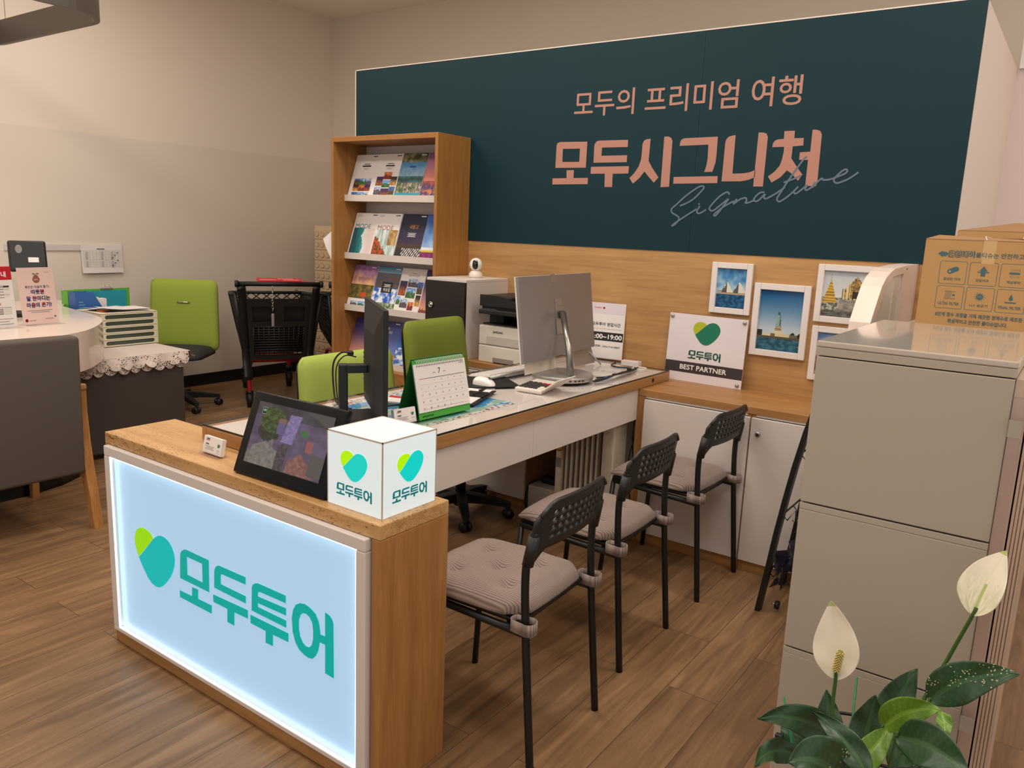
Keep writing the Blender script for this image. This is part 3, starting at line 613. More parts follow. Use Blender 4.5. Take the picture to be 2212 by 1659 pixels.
o_ = MB(); o_.poly([(0, 0), (w_, 0), (w_, .018), (w_-.12, .022), (w_-.19, .05), (w_-.24, .06), (0, .06)], BLK, FRONT(0, .0, .3105) @ Matrix.Translation((0, 0, -.02)), d=.02); o_.bx(0, .2, .0205, d_-.03, .3105, .368, BLK, .006); o_.bx(.2005, w_, .0205, d_-.03, .3105, .326, DGR, .002); o_.bx(.24, w_-.03, .1, d_-.06, .34, .346, BLK); o_.bx(.2005, w_, d_-.06, d_-.03, .3265, .36, BLK); o_.build('document_feeder', t)
# ---------------------------------------------------------------- signs and frames on the back wall
t = thing('hours_sign', 'white opening-hours sign leaning at the back end of the desk', 'sign', (4.285, -.045, .8206), .12)
o_ = MB(); M_ = FR((-.105, 0, 0), (1, 0, 0), (0, .06, 1)); w_, hh = .21, .303
o_.bx(0, w_, 0, hh, -.004, 0, WHT, M=M_); o_.rect(0, hh-.058, w_, hh, mat('lavender print', C(224, 214, 222), .5), M_, .0005)
o_.rect(0, .098, w_*.985, .145, mat('charcoal print', C(34, 32, 34), .5), M_, .0005)
o_.text('모두투어 영업시간', M_, w_/2, .178, INK, h=.0195, w=.165, bold=.0004); o_.rect(.012, .162, w_-.015, .1628, INK, M_, .0006)
o_.text('11:00~19:00', M_, w_/2, .109, PW, h=.024, w=.19, bold=.0012, z=.001); o_.text('문의전화 : 032-710-5867', M_, w_/2, .062, INK, h=.0115, w=.175, bold=.0003)
o_.text('Homeplus', M_, .05, hh-.032, REDI, h=.0085, bold=.0003); o_.lathe([(.0045, .0006), (.0045, .001), (.006, .001), (.006, .0006)], REDI, 12, M_ @ Matrix.Translation((.085, hh-.028, 0))); o_.build('board', t)
MB().bx(0, w_, -.0, .004, -.0, .004, CLEAR, M=M_ @ Matrix.Translation((0, -.0, 0))).build('acrylic_sleeve', t)
t = thing('partner_sign', 'white acrylic BEST PARTNER sign leaning on the worktop', 'sign', (4.857, -.052, .7662), -.04)
w_, hh = .415, .342; o_ = MB(); M_ = FR((-w_/2, 0, 0), (1, 0, 0), (0, .05, 1)); o_.bx(0, w_, 0, hh, -.006, 0, mat('pale lilac acrylic', C(232, 224, 230), .12), M=M_); o_.build('board', t)
o_ = MB(); heart(o_, M_, w_/2, .252, .115, LIMI, TEALI); o_.build('heart_emblem', t)
o_ = MB(); wordmark(o_, M_, w_/2, .14, .175, mat('dark green print', C(18, 84, 66), .45)); o_.build('lettering', t)
o_ = MB(); o_.rect(.0, .045, w_, .1, mat('dark brown grey band', C(62, 54, 54), .4), M_, .0005); o_.text('BEST PARTNER', M_, w_/2, .061, PW, h=.024, w=.25, bold=.0009, z=.001); o_.build('band', t)
for x, y in ((.014, hh-.016), (w_-.016, hh-.016), (w_-.02, .018), (.014, .018)): o_ = MB(); o_.lathe([(.0095, 0), (.0095, .005), (.006, .008), (.00001, .0085)], SIL, 16, M_ @ Matrix.Translation((x, y, 0))); o_.build('standoff_screw', t)
def sails(u, v):
    if v < .34: return mix((30, 70, 110), (60, 110, 150), .5+fbm(u*9, v*22, 1))
    for cx, wd, hh_ in ((.36, .17, .27), (.28, .12, .2), (.76, .22, .28), (.66, .12, .16)):
        if .40 < v < .40+hh_-abs(u-cx)*hh_/wd*(.8 if u > cx else 1.15): return (226, 222, 212) if u > cx-.02 else (96, 92, 94)
    if .34 <= v < .43 and u > .05: return mix((206, 190, 160), (120, 100, 80), 0 if int(v*80) % 3 else .7)
    return mix((170, 205, 226), (40, 110, 176), (v-.45)*1.6+fbm(u*4, v*5, 2)*.5)
def statue(u, v):
    if v < .20: return mix((30, 76, 100), (70, 120, 140), .5+fbm(u*9, v*30, 1))
    if v < .235: return (92, 84, 66)
    if v < .29 and .12 < u < .93: return mix((214, 204, 170), (110, 104, 90), 1 if .32 < u < .42 or u > .75 else 0)
    if u < .12 and v < .33 or u > .72 and v < .30+.02*sin(u*40): return (40, 52, 40)
    d = abs(u-.48)
    if v < .33 and d < .13: return (216, 208, 180)
    if v < .42 and d < .085-(v-.33)*.3: return (176, 160, 130) if int(v*100) % 4 else (110, 96, 80)
    if v < .60 and d < .062-(v-.42)*.16: return (140, 172, 166) if u < .5 else (80, 110, 112)
    if v < .64 and d < .024: return (70, 100, 104)
    if v < .70 and abs(u-.455) < .012: return (110, 140, 140)
    return mix((190, 206, 220), (20, 84, 140), (v-.35)*1.6)
def temple(u, v):
    if v < .14: return mix((120, 118, 112), (70, 66, 64), .5+fbm(u*8, v*30, 3))
    d = abs(u-.18)
    if v > .3 and d < max(.012, .17*(1-(v-.3)*1.9)) and v < .92: return mix((214, 170, 60), (130, 96, 40), 0 if int(v*46) % 3 else .8)
    if v < .42 and u < .40: return mix((90, 92, 80), (190, 190, 180), .5+fbm(u*16, v*16, 6)*1.5)
    e = abs(u-.78)
    if v > .42 and v < .98 and e < .30*(.78-v)+.02 and v > .66: return (150, 120, 60)
    if .42 < v < .90-e*1.1 and e < .27:
        if e < .07 and v < .58: return (44, 36, 32)
        if e > .14 and int(u*40) % 3: return (226, 206, 150)
        return mix((206, 170, 80), (90, 70, 50), .5+fbm(u*20, v*20, 4))
    if .40 < v < .62 and .46 < u: return (214, 196, 150) if int(u*34) % 3 else (80, 70, 60)
    if v < .42: return mix((170, 164, 150), (120, 116, 110), .5+fbm(u*8, v*24, 2))
    return mix((216, 218, 216), (170, 184, 196), (v-.5)*1.4+fbm(u*3, v*3, 5)*.3)
def town(u, v):
    return mix((190, 204, 226), (80, 116, 176), (v-.6)*2.2+fbm(u*4, v*4, 1)*.5) if v > .55+.2*fbm(u*7, .3, 2) else mix((90, 60, 60), (200, 150, 140), .5+fbm(u*12, v*12, 4)*1.4)
FRW = mat('white frame lacquer', C(234, 226, 224), .35)
for lab, x0, x1, z0, z1, fw, fn, n in (('small white photo frame with sail-roofed hall by the sea', 4.853, 5.058, 1.128, 1.376, .028, sails, (46, 56)), ('tall white photo frame with statue on a pedestal', 5.074, 5.339, .943, 1.290, .030, statue, (60, 84)),
        ('wide white photo frame with golden temple, beside the white display case', 5.360, 5.70, 1.132, 1.395, .028, lambda u, v: temple(min(.999, u*1.55), v), (84, 66)), ('white photo frame with town view, below the temple picture', 5.362, 5.62, .859, 1.113, .028, town, (50, 50))):
    t = thing('picture_frame', lab, 'picture', (x0, -.0125, z0), 0, 'white photo frames on the wood wall'); a, b = x1-x0, z1-z0
    o = MB(); o.bx(0, fw, -.018, -.0005, 0, b, FRW, .002); o.bx(a-fw, a, -.018, -.0005, 0, b, FRW, .002); o.bx(fw+.0003, a-fw-.0003, -.018, -.0005, 0, fw, FRW, .002); o.bx(fw+.0003, a-fw-.0003, -.018, -.0005, b-fw, b, FRW, .002); o.build('frame', t)
    o = MB(); o.pic(FRONT(fw, -.006, fw), a-2*fw, b-2*fw, *n, fn, printed('glossy print', .15)); o.build('photo', t)
# ---------------------------------------------------------------- things on the desk
DZ = .8198
t = thing('silver_monitor', 'large silver all-in-one monitor seen from behind on the desk', 'monitor', (4.455, -.735, DZ))
o_ = MB(); o_.lathe([(.125, 0), (.128, .004)], BLKM, 48); o_.lathe([(.14, .006), (.142, .01), (.142, .028), (.138, .031), (.00001, .031)], SIL, 56)
for k, a in enumerate((-.95, -.75, -.58, -.44, -.3)): x, y = .1425*cos(a), .1425*sin(a); o_.box(x, y, .017, .004, .012 if k else .005, .006, BLK, M=None)
o_.build('base', t)
o_ = MB(); o_.tube([(.075, -.05, .031), (.03, -.01, .16), (-.055, .065, .30)], .0155, mat('brushed steel', C(160, 155, 150), .3, .9), 24, flat=.8); o_.build('pole', t)
yaw, ti, W_M, H_M = 1.67-pi/2, .126, .752, .380
a_ = Vector((cos(1.67), sin(1.67), 0)); u_ = Vector((-sin(1.67)*sin(ti), cos(1.67)*sin(ti), cos(ti)))
PM = FR(Vector((4.380-4.455, -.625+.735, .915-DZ))-a_*W_M/2, a_, u_)        # plane of the monitor back, facing +x
o_ = MB(); o_.bx(0, W_M, 0, H_M, -.012, 0, mat('silver grey monitor back', C(150, 146, 146), .38, .45), .0012, PM); o_.build('back_cover', t)
o_ = MB(); o_.bx(-.001, W_M+.001, -.001, H_M+.001, -.02, -.0125, PLW, .001, PM); o_.bx(.004, W_M-.004, .02, H_M-.004, -.0215, -.0203, GLB, 0, PM); o_.build('screen', t)
o_ = MB(); o_.bx(.33, .40, .10, .27, .0002, .004, SIL, .001, PM); o_.bx(.345, .39, .235, .239, .004, .007, SIL, 0, PM); o_.bx(.352, .392, .175, .208, .004, .022, DGR, .004, PM); o_.build('hinge', t)
MB().bx(.30, .345, H_M-.035, H_M+.003, .0002, .0015, SIL, 0, PM).build('webcam_clip', t)
o_ = MB(); M_ = FR((4.376, -.93, DZ+.032), (-.03, 1, 0), (-.1, 0, 1)); o_.bx(0, .27, 0, .057, 0, .002, mat('cream card', C(232, 222, 206), .5), M=M_); tag(o_.build('paper_card'), 'cream card propped below the silver monitor', 'card')
t = thing('tablet_stand', 'small silver tablet with prop leg behind the silver monitor', 'tablet', (4.33, -.30, DZ))
M_ = FR((0, -.13, .005), (0, 1, 0), (-.35, 0, 1)); MB().bx(0, .2, 0, .14, 0, .008, SIL, .002, M_).build('back_cover', t)
MB().tube([(-.02, .04, .07), (.05, .06, .0035)], .0045, SIL).build('prop_leg', t)
t = thing('keyboard', 'slim white keyboard in front of the silver monitor', 'keyboard', (4.19, -.80, DZ), 1.53)
o_ = MB(); M_ = FR((0, 0, .010), (1, 0, 0), (0, 1, -.10)); o_.box(0, 0, 0, .43, .125, .007, PLW, .002, M_); o_.build('body', t)
o_ = MB()
for r in range(5):
    n = 15
    for k in range(n): o_.box(-.20+.0274*k+.008, .048-.023*r, .006, .0245, .0195, .004, WHT, M=M_)
tag(o_.build('key', t), kind='stuff')
MB().cyl((-.21, -.064, .0105), (.21, -.064, .0105), .0100, SIL, 16).build('battery_tube', t)
MB().box(0, 0, .0015, .27, .24, .003, BLKM, .001, M=Matrix.Rotation(-.62, 4, 'Z')).build('mouse_pad', None, (4.245, -1.045, DZ)); tag(bpy.data.objects['mouse_pad.001'], 'black square mouse pad under the white mouse', 'mouse pad')
t = thing('computer_mouse', 'white wireless mouse on the black mouse pad', 'mouse', (4.295, -1.12, DZ+.0032), .05)
o_ = MB(); n1, n2 = 20, 10; V = []; F = []
for i in range(n1+1):
    s = -1+2*i/n1; x = .055*s; hw = .029*(1-abs(s)**4)**.5*(1-.1*s); hz = .034*(1-abs(s+.25)**2.4*.42)*(1-abs(s)**8)**.5
    for j in range(n2+1):
        a = pi*j/n2; V.append((x, -hw*cos(a), max(0, hz*sin(a)**.7)))
for i in range(n1):
    for j in range(n2): q = i*(n2+1)+j; F.append((q, q+1, q+n2+2, q+n2+1))
o_.add(V, F, mat('gloss white plastic', C(238, 232, 226), .2), None, True); o_.build('shell', t)
MB().box(.03, 0, .0295, .018, .005, .004, DGR, .002).build('wheel', t)
t = thing('calculator', 'white desk calculator with flipped-up display beside the mouse pad', 'calculator', (4.50, -1.0, DZ), .08)
o_ = MB(); M_ = FR((0, 0, .010), (1, 0, 0), (0, 1, .06)); o_.box(0, 0, 0, .13, .19, .016, PLW, .005, M_); o_.build('body', t)
o_ = MB()
for r in range(5):
    for k in range(5): o_.box(-.046+.023*k, -.07+.021*r, .010, .018, .014, .007, REDI if (r == 4 and k > 2) else (DGR if r > 1 or k < 4 else PLW), .002, M_)
tag(o_.build('key', t), kind='stuff')
M_ = FR((.066, .0, .014), (0, 1, 0), (.75, 0, .55)); o_ = MB(); o_.bx(-.09, .08, 0, .085, 0, .006, PLW, .002, M_); o_.bx(-.07, .06, .02, .07, -.001, 0, GRY, 0, M_); o_.build('display_lid', t)
t = thing('clipboard', 'black clipboard with white paper behind the desk calendar', 'clipboard', (4.355, -1.375, DZ), .35)
MB().bx(-.11, .12, -.15, .15, 0, .004, BLKM, .001).build('board', t); MB().bx(-.1, .105, -.14, .145, .0045, .0065, WHT).build('paper', t)
o_ = MB(); o_.bx(.03, .113, -.02, .07, .007, .013, BLK, .002); o_.tube([(.07, -.02, .016), (.10, .0, .028), (.10, .05, .028), (.07, .07, .016)], .004, BLK); o_.build('clip', t)
o_ = MB(); o_.bx(-.07, .07, -.05, .05, 0, .006, WHT); o_.bx(-.07, .07, .02, .05, .0062, .0068, REDI); tag(o_.build('leaflet', None, (4.27, -1.61, DZ), .3), 'small white and red leaflet left of the desk calendar', 'leaflet')
tag(MB().tube([(-.07, 0, .004), (.07, 0, .004)], .004, BLK).build('ballpoint_pen', None, (4.31, -1.70, DZ), 1.2), 'black pen lying beside the small leaflet', 'pen')
# calendar
t = thing('desk_calendar', 'white July desk calendar on a green easel, facing the visitor chairs', 'calendar', (4.543, -1.666, DZ), 1.524-pi/2)
w_, hh, ti = .268, .196, .221; MC = FR((0, -w_/2, .002), (0, 1, 0), (-sin(ti), 0, cos(ti))); GR = mat('green card', C(66, 160, 60), .5); DGN = mat('deep green card', C(28, 110, 44), .5)
o_ = MB(); o_.bx(0, w_, 0, hh+.014, -.003, 0, GR, M=MC); o_.text('#MODETOUR', MC, .016, .006, mat('dark green ink', C(20, 70, 40), .5), h=.007, al='l', z=.0008, bold=.0002)
MB2 = FR((-.115, -w_/2, .002), (0, 1, 0), (.30, 0, cos(ti))); o_.bx(0, w_, 0, hh+.024, 0, .002, DGN, M=MB2); o_.bx(-.113, -.004, -w_/2, w_/2, 0, .002, DGN); o_.build('easel', t)
o_ = MB(); o_.bx(0, w_, .024, hh, .0003, .004, WHT, M=MC); ZC = .0046
o_.text('7', MC, .125, hh-.042, INK, h=.02, z=ZC); o_.text('모두투어', MC, w_-.012, hh-.018, TNK, h=.006, al='r', z=ZC)
for x in (.098, .152): bars(o_, MC @ Matrix.Translation((0, 0, ZC-.0008)), x, hh-.036, .014, 1, GRY, .002)
o_.rect(.02, hh-.0545, .055, hh-.053, REDI, MC, ZC); o_.rect(.055, hh-.0545, w_-.012, hh-.053, INK, MC, ZC)
d = 1
for r in range(5):
    if r: o_.rect(.02, hh-.056-r*.024+.0045, w_-.012, hh-.056-r*.024+.0051, mat('pale rule', C(200, 192, 188), .5), MC, ZC)
    for k in range(7):
        if r == 0 and k < 2 or d > 31: continue
        o_.text(str(d), MC, .027+k*.0345, hh-.066-r*.024, REDI if k == 0 else INK, h=.0055, z=ZC); d += 1
o_.rect(.02, .033, w_-.012, .0338, GRY, MC, ZC); o_.build('page', t)
o_ = MB()
for k in range(30):
    x = .016+k*(w_-.032)/29; o_.box(x, hh-.008, .0045, .0026, .005, .0008, INK, M=MC)
    o_.tube([tuple(MC @ Vector((x, hh+.004+.011*cos(a), .001+.008*sin(a)))) for a in (-2.4, -1, 0, 1, 2.4)], .0009, WHT, 5)
tag(o_.build('spiral_binding', t))
# business card holders
def card_holder(loc, rz, lab):
    t = thing('card_holder', lab, 'card holder', loc, rz); M_ = FR((-.048, 0, .006), (1, 0, 0), (0, .22, 1))
    o = MB(); o.bx(0, .096, 0, .052, -.014, -.0005, WHT, M=M_); o.text('모두투어', M_, .0805, .014, TNK, h=.0035, z=.0004); heart(o, M_, .08, .030, .011, LIMI, TEALI, .0003)
    bars(o, M_, .024, .046, .016, 1, INK, .0028); bars(o, M_, .022, .0415, .018, 1, REDI, .0018); bars(o, M_, .022, .030, .016, 1, INK, .003); bars(o, M_, .036, .022, .05, 3, GRY, .0012, .0045); o.build('business_card', t)
    o = MB(); L = ACR; o.bx(-.05, .05, -.012, .022, 0, .003, L); o.poly([(-.05, .003), (.05, .003), (.05, .026), (.038, .026), (.03, .014), (-.03, .014), (-.038, .026), (-.05, .026)], L, FR((0, -.0085, 0), (1, 0, 0), (0, .22, 1)), d=.0015); o.poly([(-.05, .003), (.05, .003), (.05, .045), (-.05, .045)], L, FR((0, .0195, 0), (1, 0, 0), (0, .22, 1)), d=.0015); o.build('acrylic_tray', t)
card_holder((4.237, -2.425, .7655), -.02, 'clear business card holder on the oak counter top')
card_holder((4.540, -1.872, DZ), pi/2-.1, 'clear business card holder on the desk, between cube lamp and calendar')
# black monitor
t = thing('black_monitor', 'black monitor seen nearly edge-on at the front end of the desk', 'monitor', (4.335, -1.945, DZ), -.64)
o_ = MB(); o_.box(0, .02, .004, .22, .17, .008, BLK, .003); o_.build('base', t)
o_ = MB(); o_.box(0, -.02, .10, .036, .03, .188, BLKS, .004); o_.box(0, .022, .178, .036, .082, .03, BLKS, .004); o_.build('stand_post', t)
o_ = MB(); YP = .038
o_.bx(-.24, .24, .045+YP, .060+YP, .02, .405, BLK, .002)
x0, x1, z0, z1 = -.235, .235, .025, .40
o_.add([(x0, .0446+YP, z0), (x1, .0446+YP, z0), (x1, .0446+YP, z1), (x0, .0446+YP, z1), (-.12, .028+YP, .08), (.12, .028+YP, .08), (.12, .028+YP, .31), (-.12, .028+YP, .31)], [(0, 1, 5, 4), (1, 2, 6, 5), (2, 3, 7, 6), (3, 0, 4, 7), (4, 5, 6, 7)], BLKM)
o_.text('ASUS', FRONT(-.13, .0392+YP, .32), 0, 0, DGR, h=.014, z=.003); o_.build('back_cover', t)
MB().bx(-.234, .234, .0605+YP, .0615+YP, .03, .398, GLB).build('screen', t)
o_ = MB()
for k in range(7): o_.box(-.17, .0355+YP, .11+.016*k, .012, .006, .008, SIL)
o_.build('port', t)
cp = [Vector(p) for p in ((-.155, .03, .205), (-.21, -.005, .20), (-.26, -.03, .15), (-.255, -.03, .06), (-.22, -.02, .006), (-.12, .02, .006))]
o_ = MB(); o_.box(-.165, .022, .206, .035, .022, .014, BLK, .003); o_.tube(smooth_path(cp), .0035, BLK); o_.tube(smooth_path([p*1+Vector((.015, .01, -.01)) for p in cp]), .0025, BLK); o_.build('cable', t)
# touch display on the counter
t = thing('touch_display', 'tilted black touch display with street photo beside the cube lamp', 'display', (4.617, -2.476, .7655), .024)
w_, hh, ti = .386, .245, .369; M_ = FR((-w_/2, 0, .004), (1, 0, 0), (0, sin(ti), cos(ti)))
o_ = MB(); o_.bx(0, w_, 0, hh, -.022, 0, mat('dark display bezel', C(10, 10, 13), .3, spec=.2), .006, M_, 3); o_.bx(.03, w_-.03, .02, hh-.03, -.035, -.0222, BLKM, .006, M_); o_.build('housing', t)
MB().add([(-.06, .055, .06), (.06, .055, .06), (.06, .11, .0), (-.06, .11, .0), (-.06, .05, .055), (.06, .05, .055), (.06, .1, .0), (-.06, .1, .0)], [(0, 1, 2, 3), (7, 6, 5, 4), (0, 3, 7, 4), (1, 5, 6, 2)], BLKM).build('kickstand', t)
def street(u, v):
    n = fbm(u*7, v*7, 2); f = fbm(u*22, v*22, 3)
    c = mix((86, 70, 92), (110, 92, 120), .5+n)
    if v > .8: c = mix((60, 54, 58), (84, 74, 84), .5+n)
    if ((u-.25)/.17)**2+((v-.76)/.2)**2 < 1+n*.5: c = mix((44, 60, 24), (86, 104, 44), .5+f*1.3)
    elif ((u-.22)/.15)**2+((v-.54)/.13)**2 < 1+n*.4: c = mix((38, 36, 30), (58, 60, 40), .5+f)
    if abs(u-.50-(v-.6)*.10) < .075 and .44 < v < .90: c = mix((126, 108, 160), (160, 140, 190), .5+f)
    if abs(u-.37) < .05 and .55 < v < .80: c = (104, 92, 140) if v < .73 else (140, 100, 90)
    if ((u-.56)/.05)**2+((v-.68)/.06)**2 < 1 and u > .60: c = (50, 110, 40)
    if abs(u-.68) < .035 and .60 < v < .70: c = (56, 120, 44)
    if abs(u-.78) < .04 and .38 < v < .56: c = (160, 90, 86)
    if u > .62 and v > .62 and v > 1.38-u*.6: c = (84, 78, 74)
    if v < .45 and u < .32 and v < .18+u*.9: c = mix((112, 96, 100), (136, 122, 114), .5+f)
    if v < .40 and .05 < u < .40 and v < .40-abs(u-.22)*.7: c = mix((120, 112, 106), (148, 140, 128), .5+f)
    if .40 < u < .52 and v < .44-abs(u-.46): c = mix((62, 46, 50), (96, 78, 86), .5+f)
    if .55 < u < .90 and v < .34-abs(u-.70)*1.1: c = mix((128, 78, 70), (160, 110, 100), .5+f)
    if u > .82 and .05 < v < .36: c = (92, 84, 78)
    return c
o_ = MB(); o_.bx(.034, w_-.034, .036, hh-.026, .0003, .0012, GLB, 0, M_); o_.pic(M_ @ Matrix.Translation((.036, .038, 0)), w_-.072, hh-.066, 96, 66, street, printed('lit display picture', .12, .62, 1), z=.0015)
o_.rect(.058, hh-.062, .078, hh-.042, mat('screen icon green', C(110, 150, 120), .3, emit=.2), M_, .002); o_.rect(.0595, hh-.0605, .0765, hh-.0435, BLK, M_, .0021); o_.rect(.062, hh-.054, .074, hh-.047, MATS['screen icon green'], M_, .0022); o_.build('screen', t)
# cables and small bits at the back end of the desk
o_ = MB()
for k, pts in enumerate(([(4.608, -.70), (4.612, -.66), (4.615, -.60), (4.585, -.42), (4.575, -.30), (4.575, -.20)], [(4.61, -.72), (4.618, -.68), (4.62, -.58), (4.60, -.40), (4.585, -.28), (4.57, -.20)], [(4.57, -.62), (4.59, -.58), (4.60, -.5), (4.59, -.36), (4.56, -.25), (4.53, -.22), (4.47, -.24), (4.42, -.20), (4.40, -.12)], [(4.56, -.21), (4.60, -.3), (4.615, -.45), (4.60, -.52)])):
    o_.tube(smooth_path([Vector((x, y, DZ+.006+.006*(k % 2)+.004*sin(9*y))) for x, y in pts]), .0038, BLK)
o_.box(4.611, -.665, DZ+.010, .018, .05, .012, BLK, .003, None); o_.box(4.615, -.605, DZ+.012, .016, .03, .012, mat('blue connector', C(50, 90, 170), .4), .003); o_.box(4.59, -.33, DZ+.013, .02, .02, .02, BLK, .004)
tag(o_.build('cable_bundle'), 'black cable bundle running from the silver monitor to the desk grommet', 'cable')
o_ = MB(); o_.tube([(.034*cos(a), .034*sin(a), .003) for a in [2*pi*k/24 for k in range(24)]], .004, PLW, closed=True); o_.box(-.02, .02, .02, .006, .012, .034, PLW, .002); tag(o_.build('cable_grommet', None, (4.575, -.185, DZ)), 'white cable grommet at the back right corner of the desk', 'grommet')
o_ = MB(); o_.bx(-.05, .05, -.02, .02, 0, .028, mat('frosted clear plastic', C(226, 214, 214), .2), .004); tag(o_.build('adapter', None, (4.50, -.135, DZ), .1), 'pale plastic adapter box beside the opening-hours sign', 'adapter')
# ---------------------------------------------------------------- visitor chairs with cushions
CUSH = None
def cushion_mat():
    m, nt, b = nodes('taupe corduroy'); L = nt.links.new; N = nt.nodes.new
    tc = N('ShaderNodeTexCoord'); wv = N('ShaderNodeTexWave'); wv.wave_type = 'BANDS'; wv.bands_direction = 'Y'; wv.inputs['Scale'].default_value = 42; wv.inputs['Distortion'].default_value = .6
    L(tc.outputs['Object'], wv.inputs['Vector']); r = N('ShaderNodeValToRGB'); r.color_ramp.elements[0].color = C(118, 100, 94); r.color_ramp.elements[1].color = C(160, 141, 133)
    L(wv.outputs['Fac'], r.inputs[0]); L(r.outputs[0], b.inputs['Base Color']); b.inputs['Roughness'].default_value = .9; b.inputs['Sheen Weight'].default_value = .2
    bp = N('ShaderNodeBump'); bp.inputs['Strength'].default_value = .5; bp.inputs['Distance'].default_value = .002; L(wv.outputs['Fac'], bp.inputs['Height']); L(bp.outputs[0], b.inputs['Normal']); return m
CUM = cushion_mat()
def backrest():
    nx, ny = 13, 6; o = MB()
    def P(s, t):
        zl = .655-.055*max(0, min(1, (abs(s)-.145)/.05)); zt = .79-.05*max(0, (abs(s)-.12)/.08)**2; z = zl+(zt-zl)*t; q = 1-(s/.2)**2
        return Vector((.190+(z-.6)*.17+.026*q, s, z))
    ss = [-.2+.4*i/nx for i in range(nx+1)]; tt = [j/ny for j in range(ny+1)]
    V = {}; vs = []; fs = []
    def vid(s, t):
        k = (round(s, 5), round(t, 5))
        if k not in V: V[k] = len(vs); vs.append(tuple(P(s, t)))
        return V[k]
    for i in range(nx):
        for j in range(ny):
            s0, s1, t0, t1 = ss[i], ss[i+1], tt[j], tt[j+1]; sm, tm = (s0+s1)/2, (t0+t1)/2
            ring = [vid(s0, t0), vid(sm, t0), vid(s1, t0), vid(s1, tm), vid(s1, t1), vid(sm, t1), vid(s0, t1), vid(s0, tm)]
            if 2 <= i <= nx-3 and 1 <= j <= ny-2:
                inn = []
                for a in (-135, -90, -45, 0, 45, 90, 135, 180): inn.append(vid(sm+.0115*cos(a*pi/180), tm+(t1-t0)*.41*sin(a*pi/180)))
                for q in range(8): fs.append((ring[q], ring[(q+1) % 8], inn[(q+1) % 8], inn[q]))
            else: fs.append(tuple(ring))
    o.add(vs, fs, mat('charcoal plastic', C(36, 35, 36), .42), None, True); return o
def visitor_chair():
    t = thing('visitor_chair', 'x', 'chair', (0, 0, 0), 0, 'black visitor chairs along the desk')
    for s in (-1, 1):
        MB().tube(smooth_path([Vector(p) for p in ((.235, s*.197, 0), (.195, s*.192, .44), (.188, s*.192, .59), (.195, s*.190, .64), (.208, s*.187, .71))]), .0115, BLKS, 12).build('leg', t)
        MB().tube([(-.235, s*.197, 0), (-.205, s*.182, .42)], .0105, BLKS, 12).build('leg', t)
    o = MB()
    for s in (-1, 1): o.tube([(-.205, s*.182, .425), (.19, s*.19, .415)], .0115, BLKS, 10)
    o.tube([(-.203, -.182, .425), (-.203, .182, .425)], .0115, BLKS, 10); o.tube([(.15, -.19, .417), (.15, .19, .417)], .0095, BLKS, 10); o.build('seat_frame', t)
    MB().box(-.02, 0, .437, .39, .36, .014, BLK, .006).build('seat', t)
    b = backrest().build('backrest', t); md = b.modifiers.new('thickness', 'SOLIDIFY'); md.thickness = .009; md.offset = 0
    o = MB()
    for s in (-1, 1): o.tube([(.192, s*.190, .615), (.207, s*.187, .70)], .0165, MATS['charcoal plastic'], 10)
    o.tube(smooth_path([Vector((.190+.19*.17+.026*(1-(y/.2)**2), y, .79-.05*max(0, (abs(y)-.12)/.08)**2)) for y in [-.186+.0372*k for k in range(11)]], 2), .0065, MATS['charcoal plastic'], 8); o.build('back_rim', t)
    return t
def seat_cushion():
    t = thing('seat_cushion', 'x', 'cushion', (0, 0, 0), 0, 'tied cushions on the visitor chairs'); n = 44; V = []; F = []; T = [(-.1, -.09), (-.1, .09), (.0, 0), (.09, -.09), (.09, .09)]
    def H(u, v):
        x, y = .205*u, .20*v; e = max(0, 1-abs(u)**5)*max(0, 1-abs(v)**5); h = .008+.040*e**.5
        for a, b in T: d = ((x-a)**2+(y-b)**2)**.5; h -= .024*math.exp(-(d/.022)**2)+.009*math.exp(-(d/.06)**2)
        return h+.0025*fbm(x*14, y*14, 3)
    for side in (1, 0):
        for i in range(n+1):
            for j in range(n+1):
                u, v = -1+2*i/n, -1+2*j/n; k = 1-.045*(u*u*v*v); 
                c = max(0, u-.72)*max(0, abs(v)-.72)*9; x = .205*u*k-.16*c*.3; y = .20*v*k*(1-.12*c)
                V.append((x-.02, y, .008+(H(u, v) if side else -.006*(1-max(abs(u), abs(v))**6))))
    m = (n+1)**2
    for i in range(n):
        for j in range(n):
            a = i*(n+1)+j; F.append((a, a+n+1, a+n+2, a+1)); F.append((m+a, m+a+1, m+a+n+2, m+a+n+1))
    for k in range(n):
        for a, b in ((k, k+1), (n*(n+1)+k+1, n*(n+1)+k), ((k+1)*(n+1), k*(n+1)), (k*(n+1)+n, (k+1)*(n+1)+n)): F.append((a, b, m+b, m+a))
    o = MB(); o.add(V, F, CUM, None, True); o.build('pad', t)
    for s in (-1, 1):
        o = MB(); P = [Vector((.205+.024*cos(a)+(.0 if cos(a) > -.5 else -.03), s*.192+.026*sin(a), 0)) for a in [2*pi*k/16 for k in range(16)]]; V = []; F = []
        for p in P: V += [(p.x, p.y, -.022), (p.x, p.y, .012)]
        for k in range(16): q = (k+1) % 16; F.append((2*k, 2*q, 2*q+1, 2*k+1))
        o.add(V, F, CUM, None, True); ob = o.build('tie_strap', t); md = ob.modifiers.new('thickness', 'SOLIDIFY'); md.thickness = .003
    return t
vc = visitor_chair(); cu = seat_cushion()
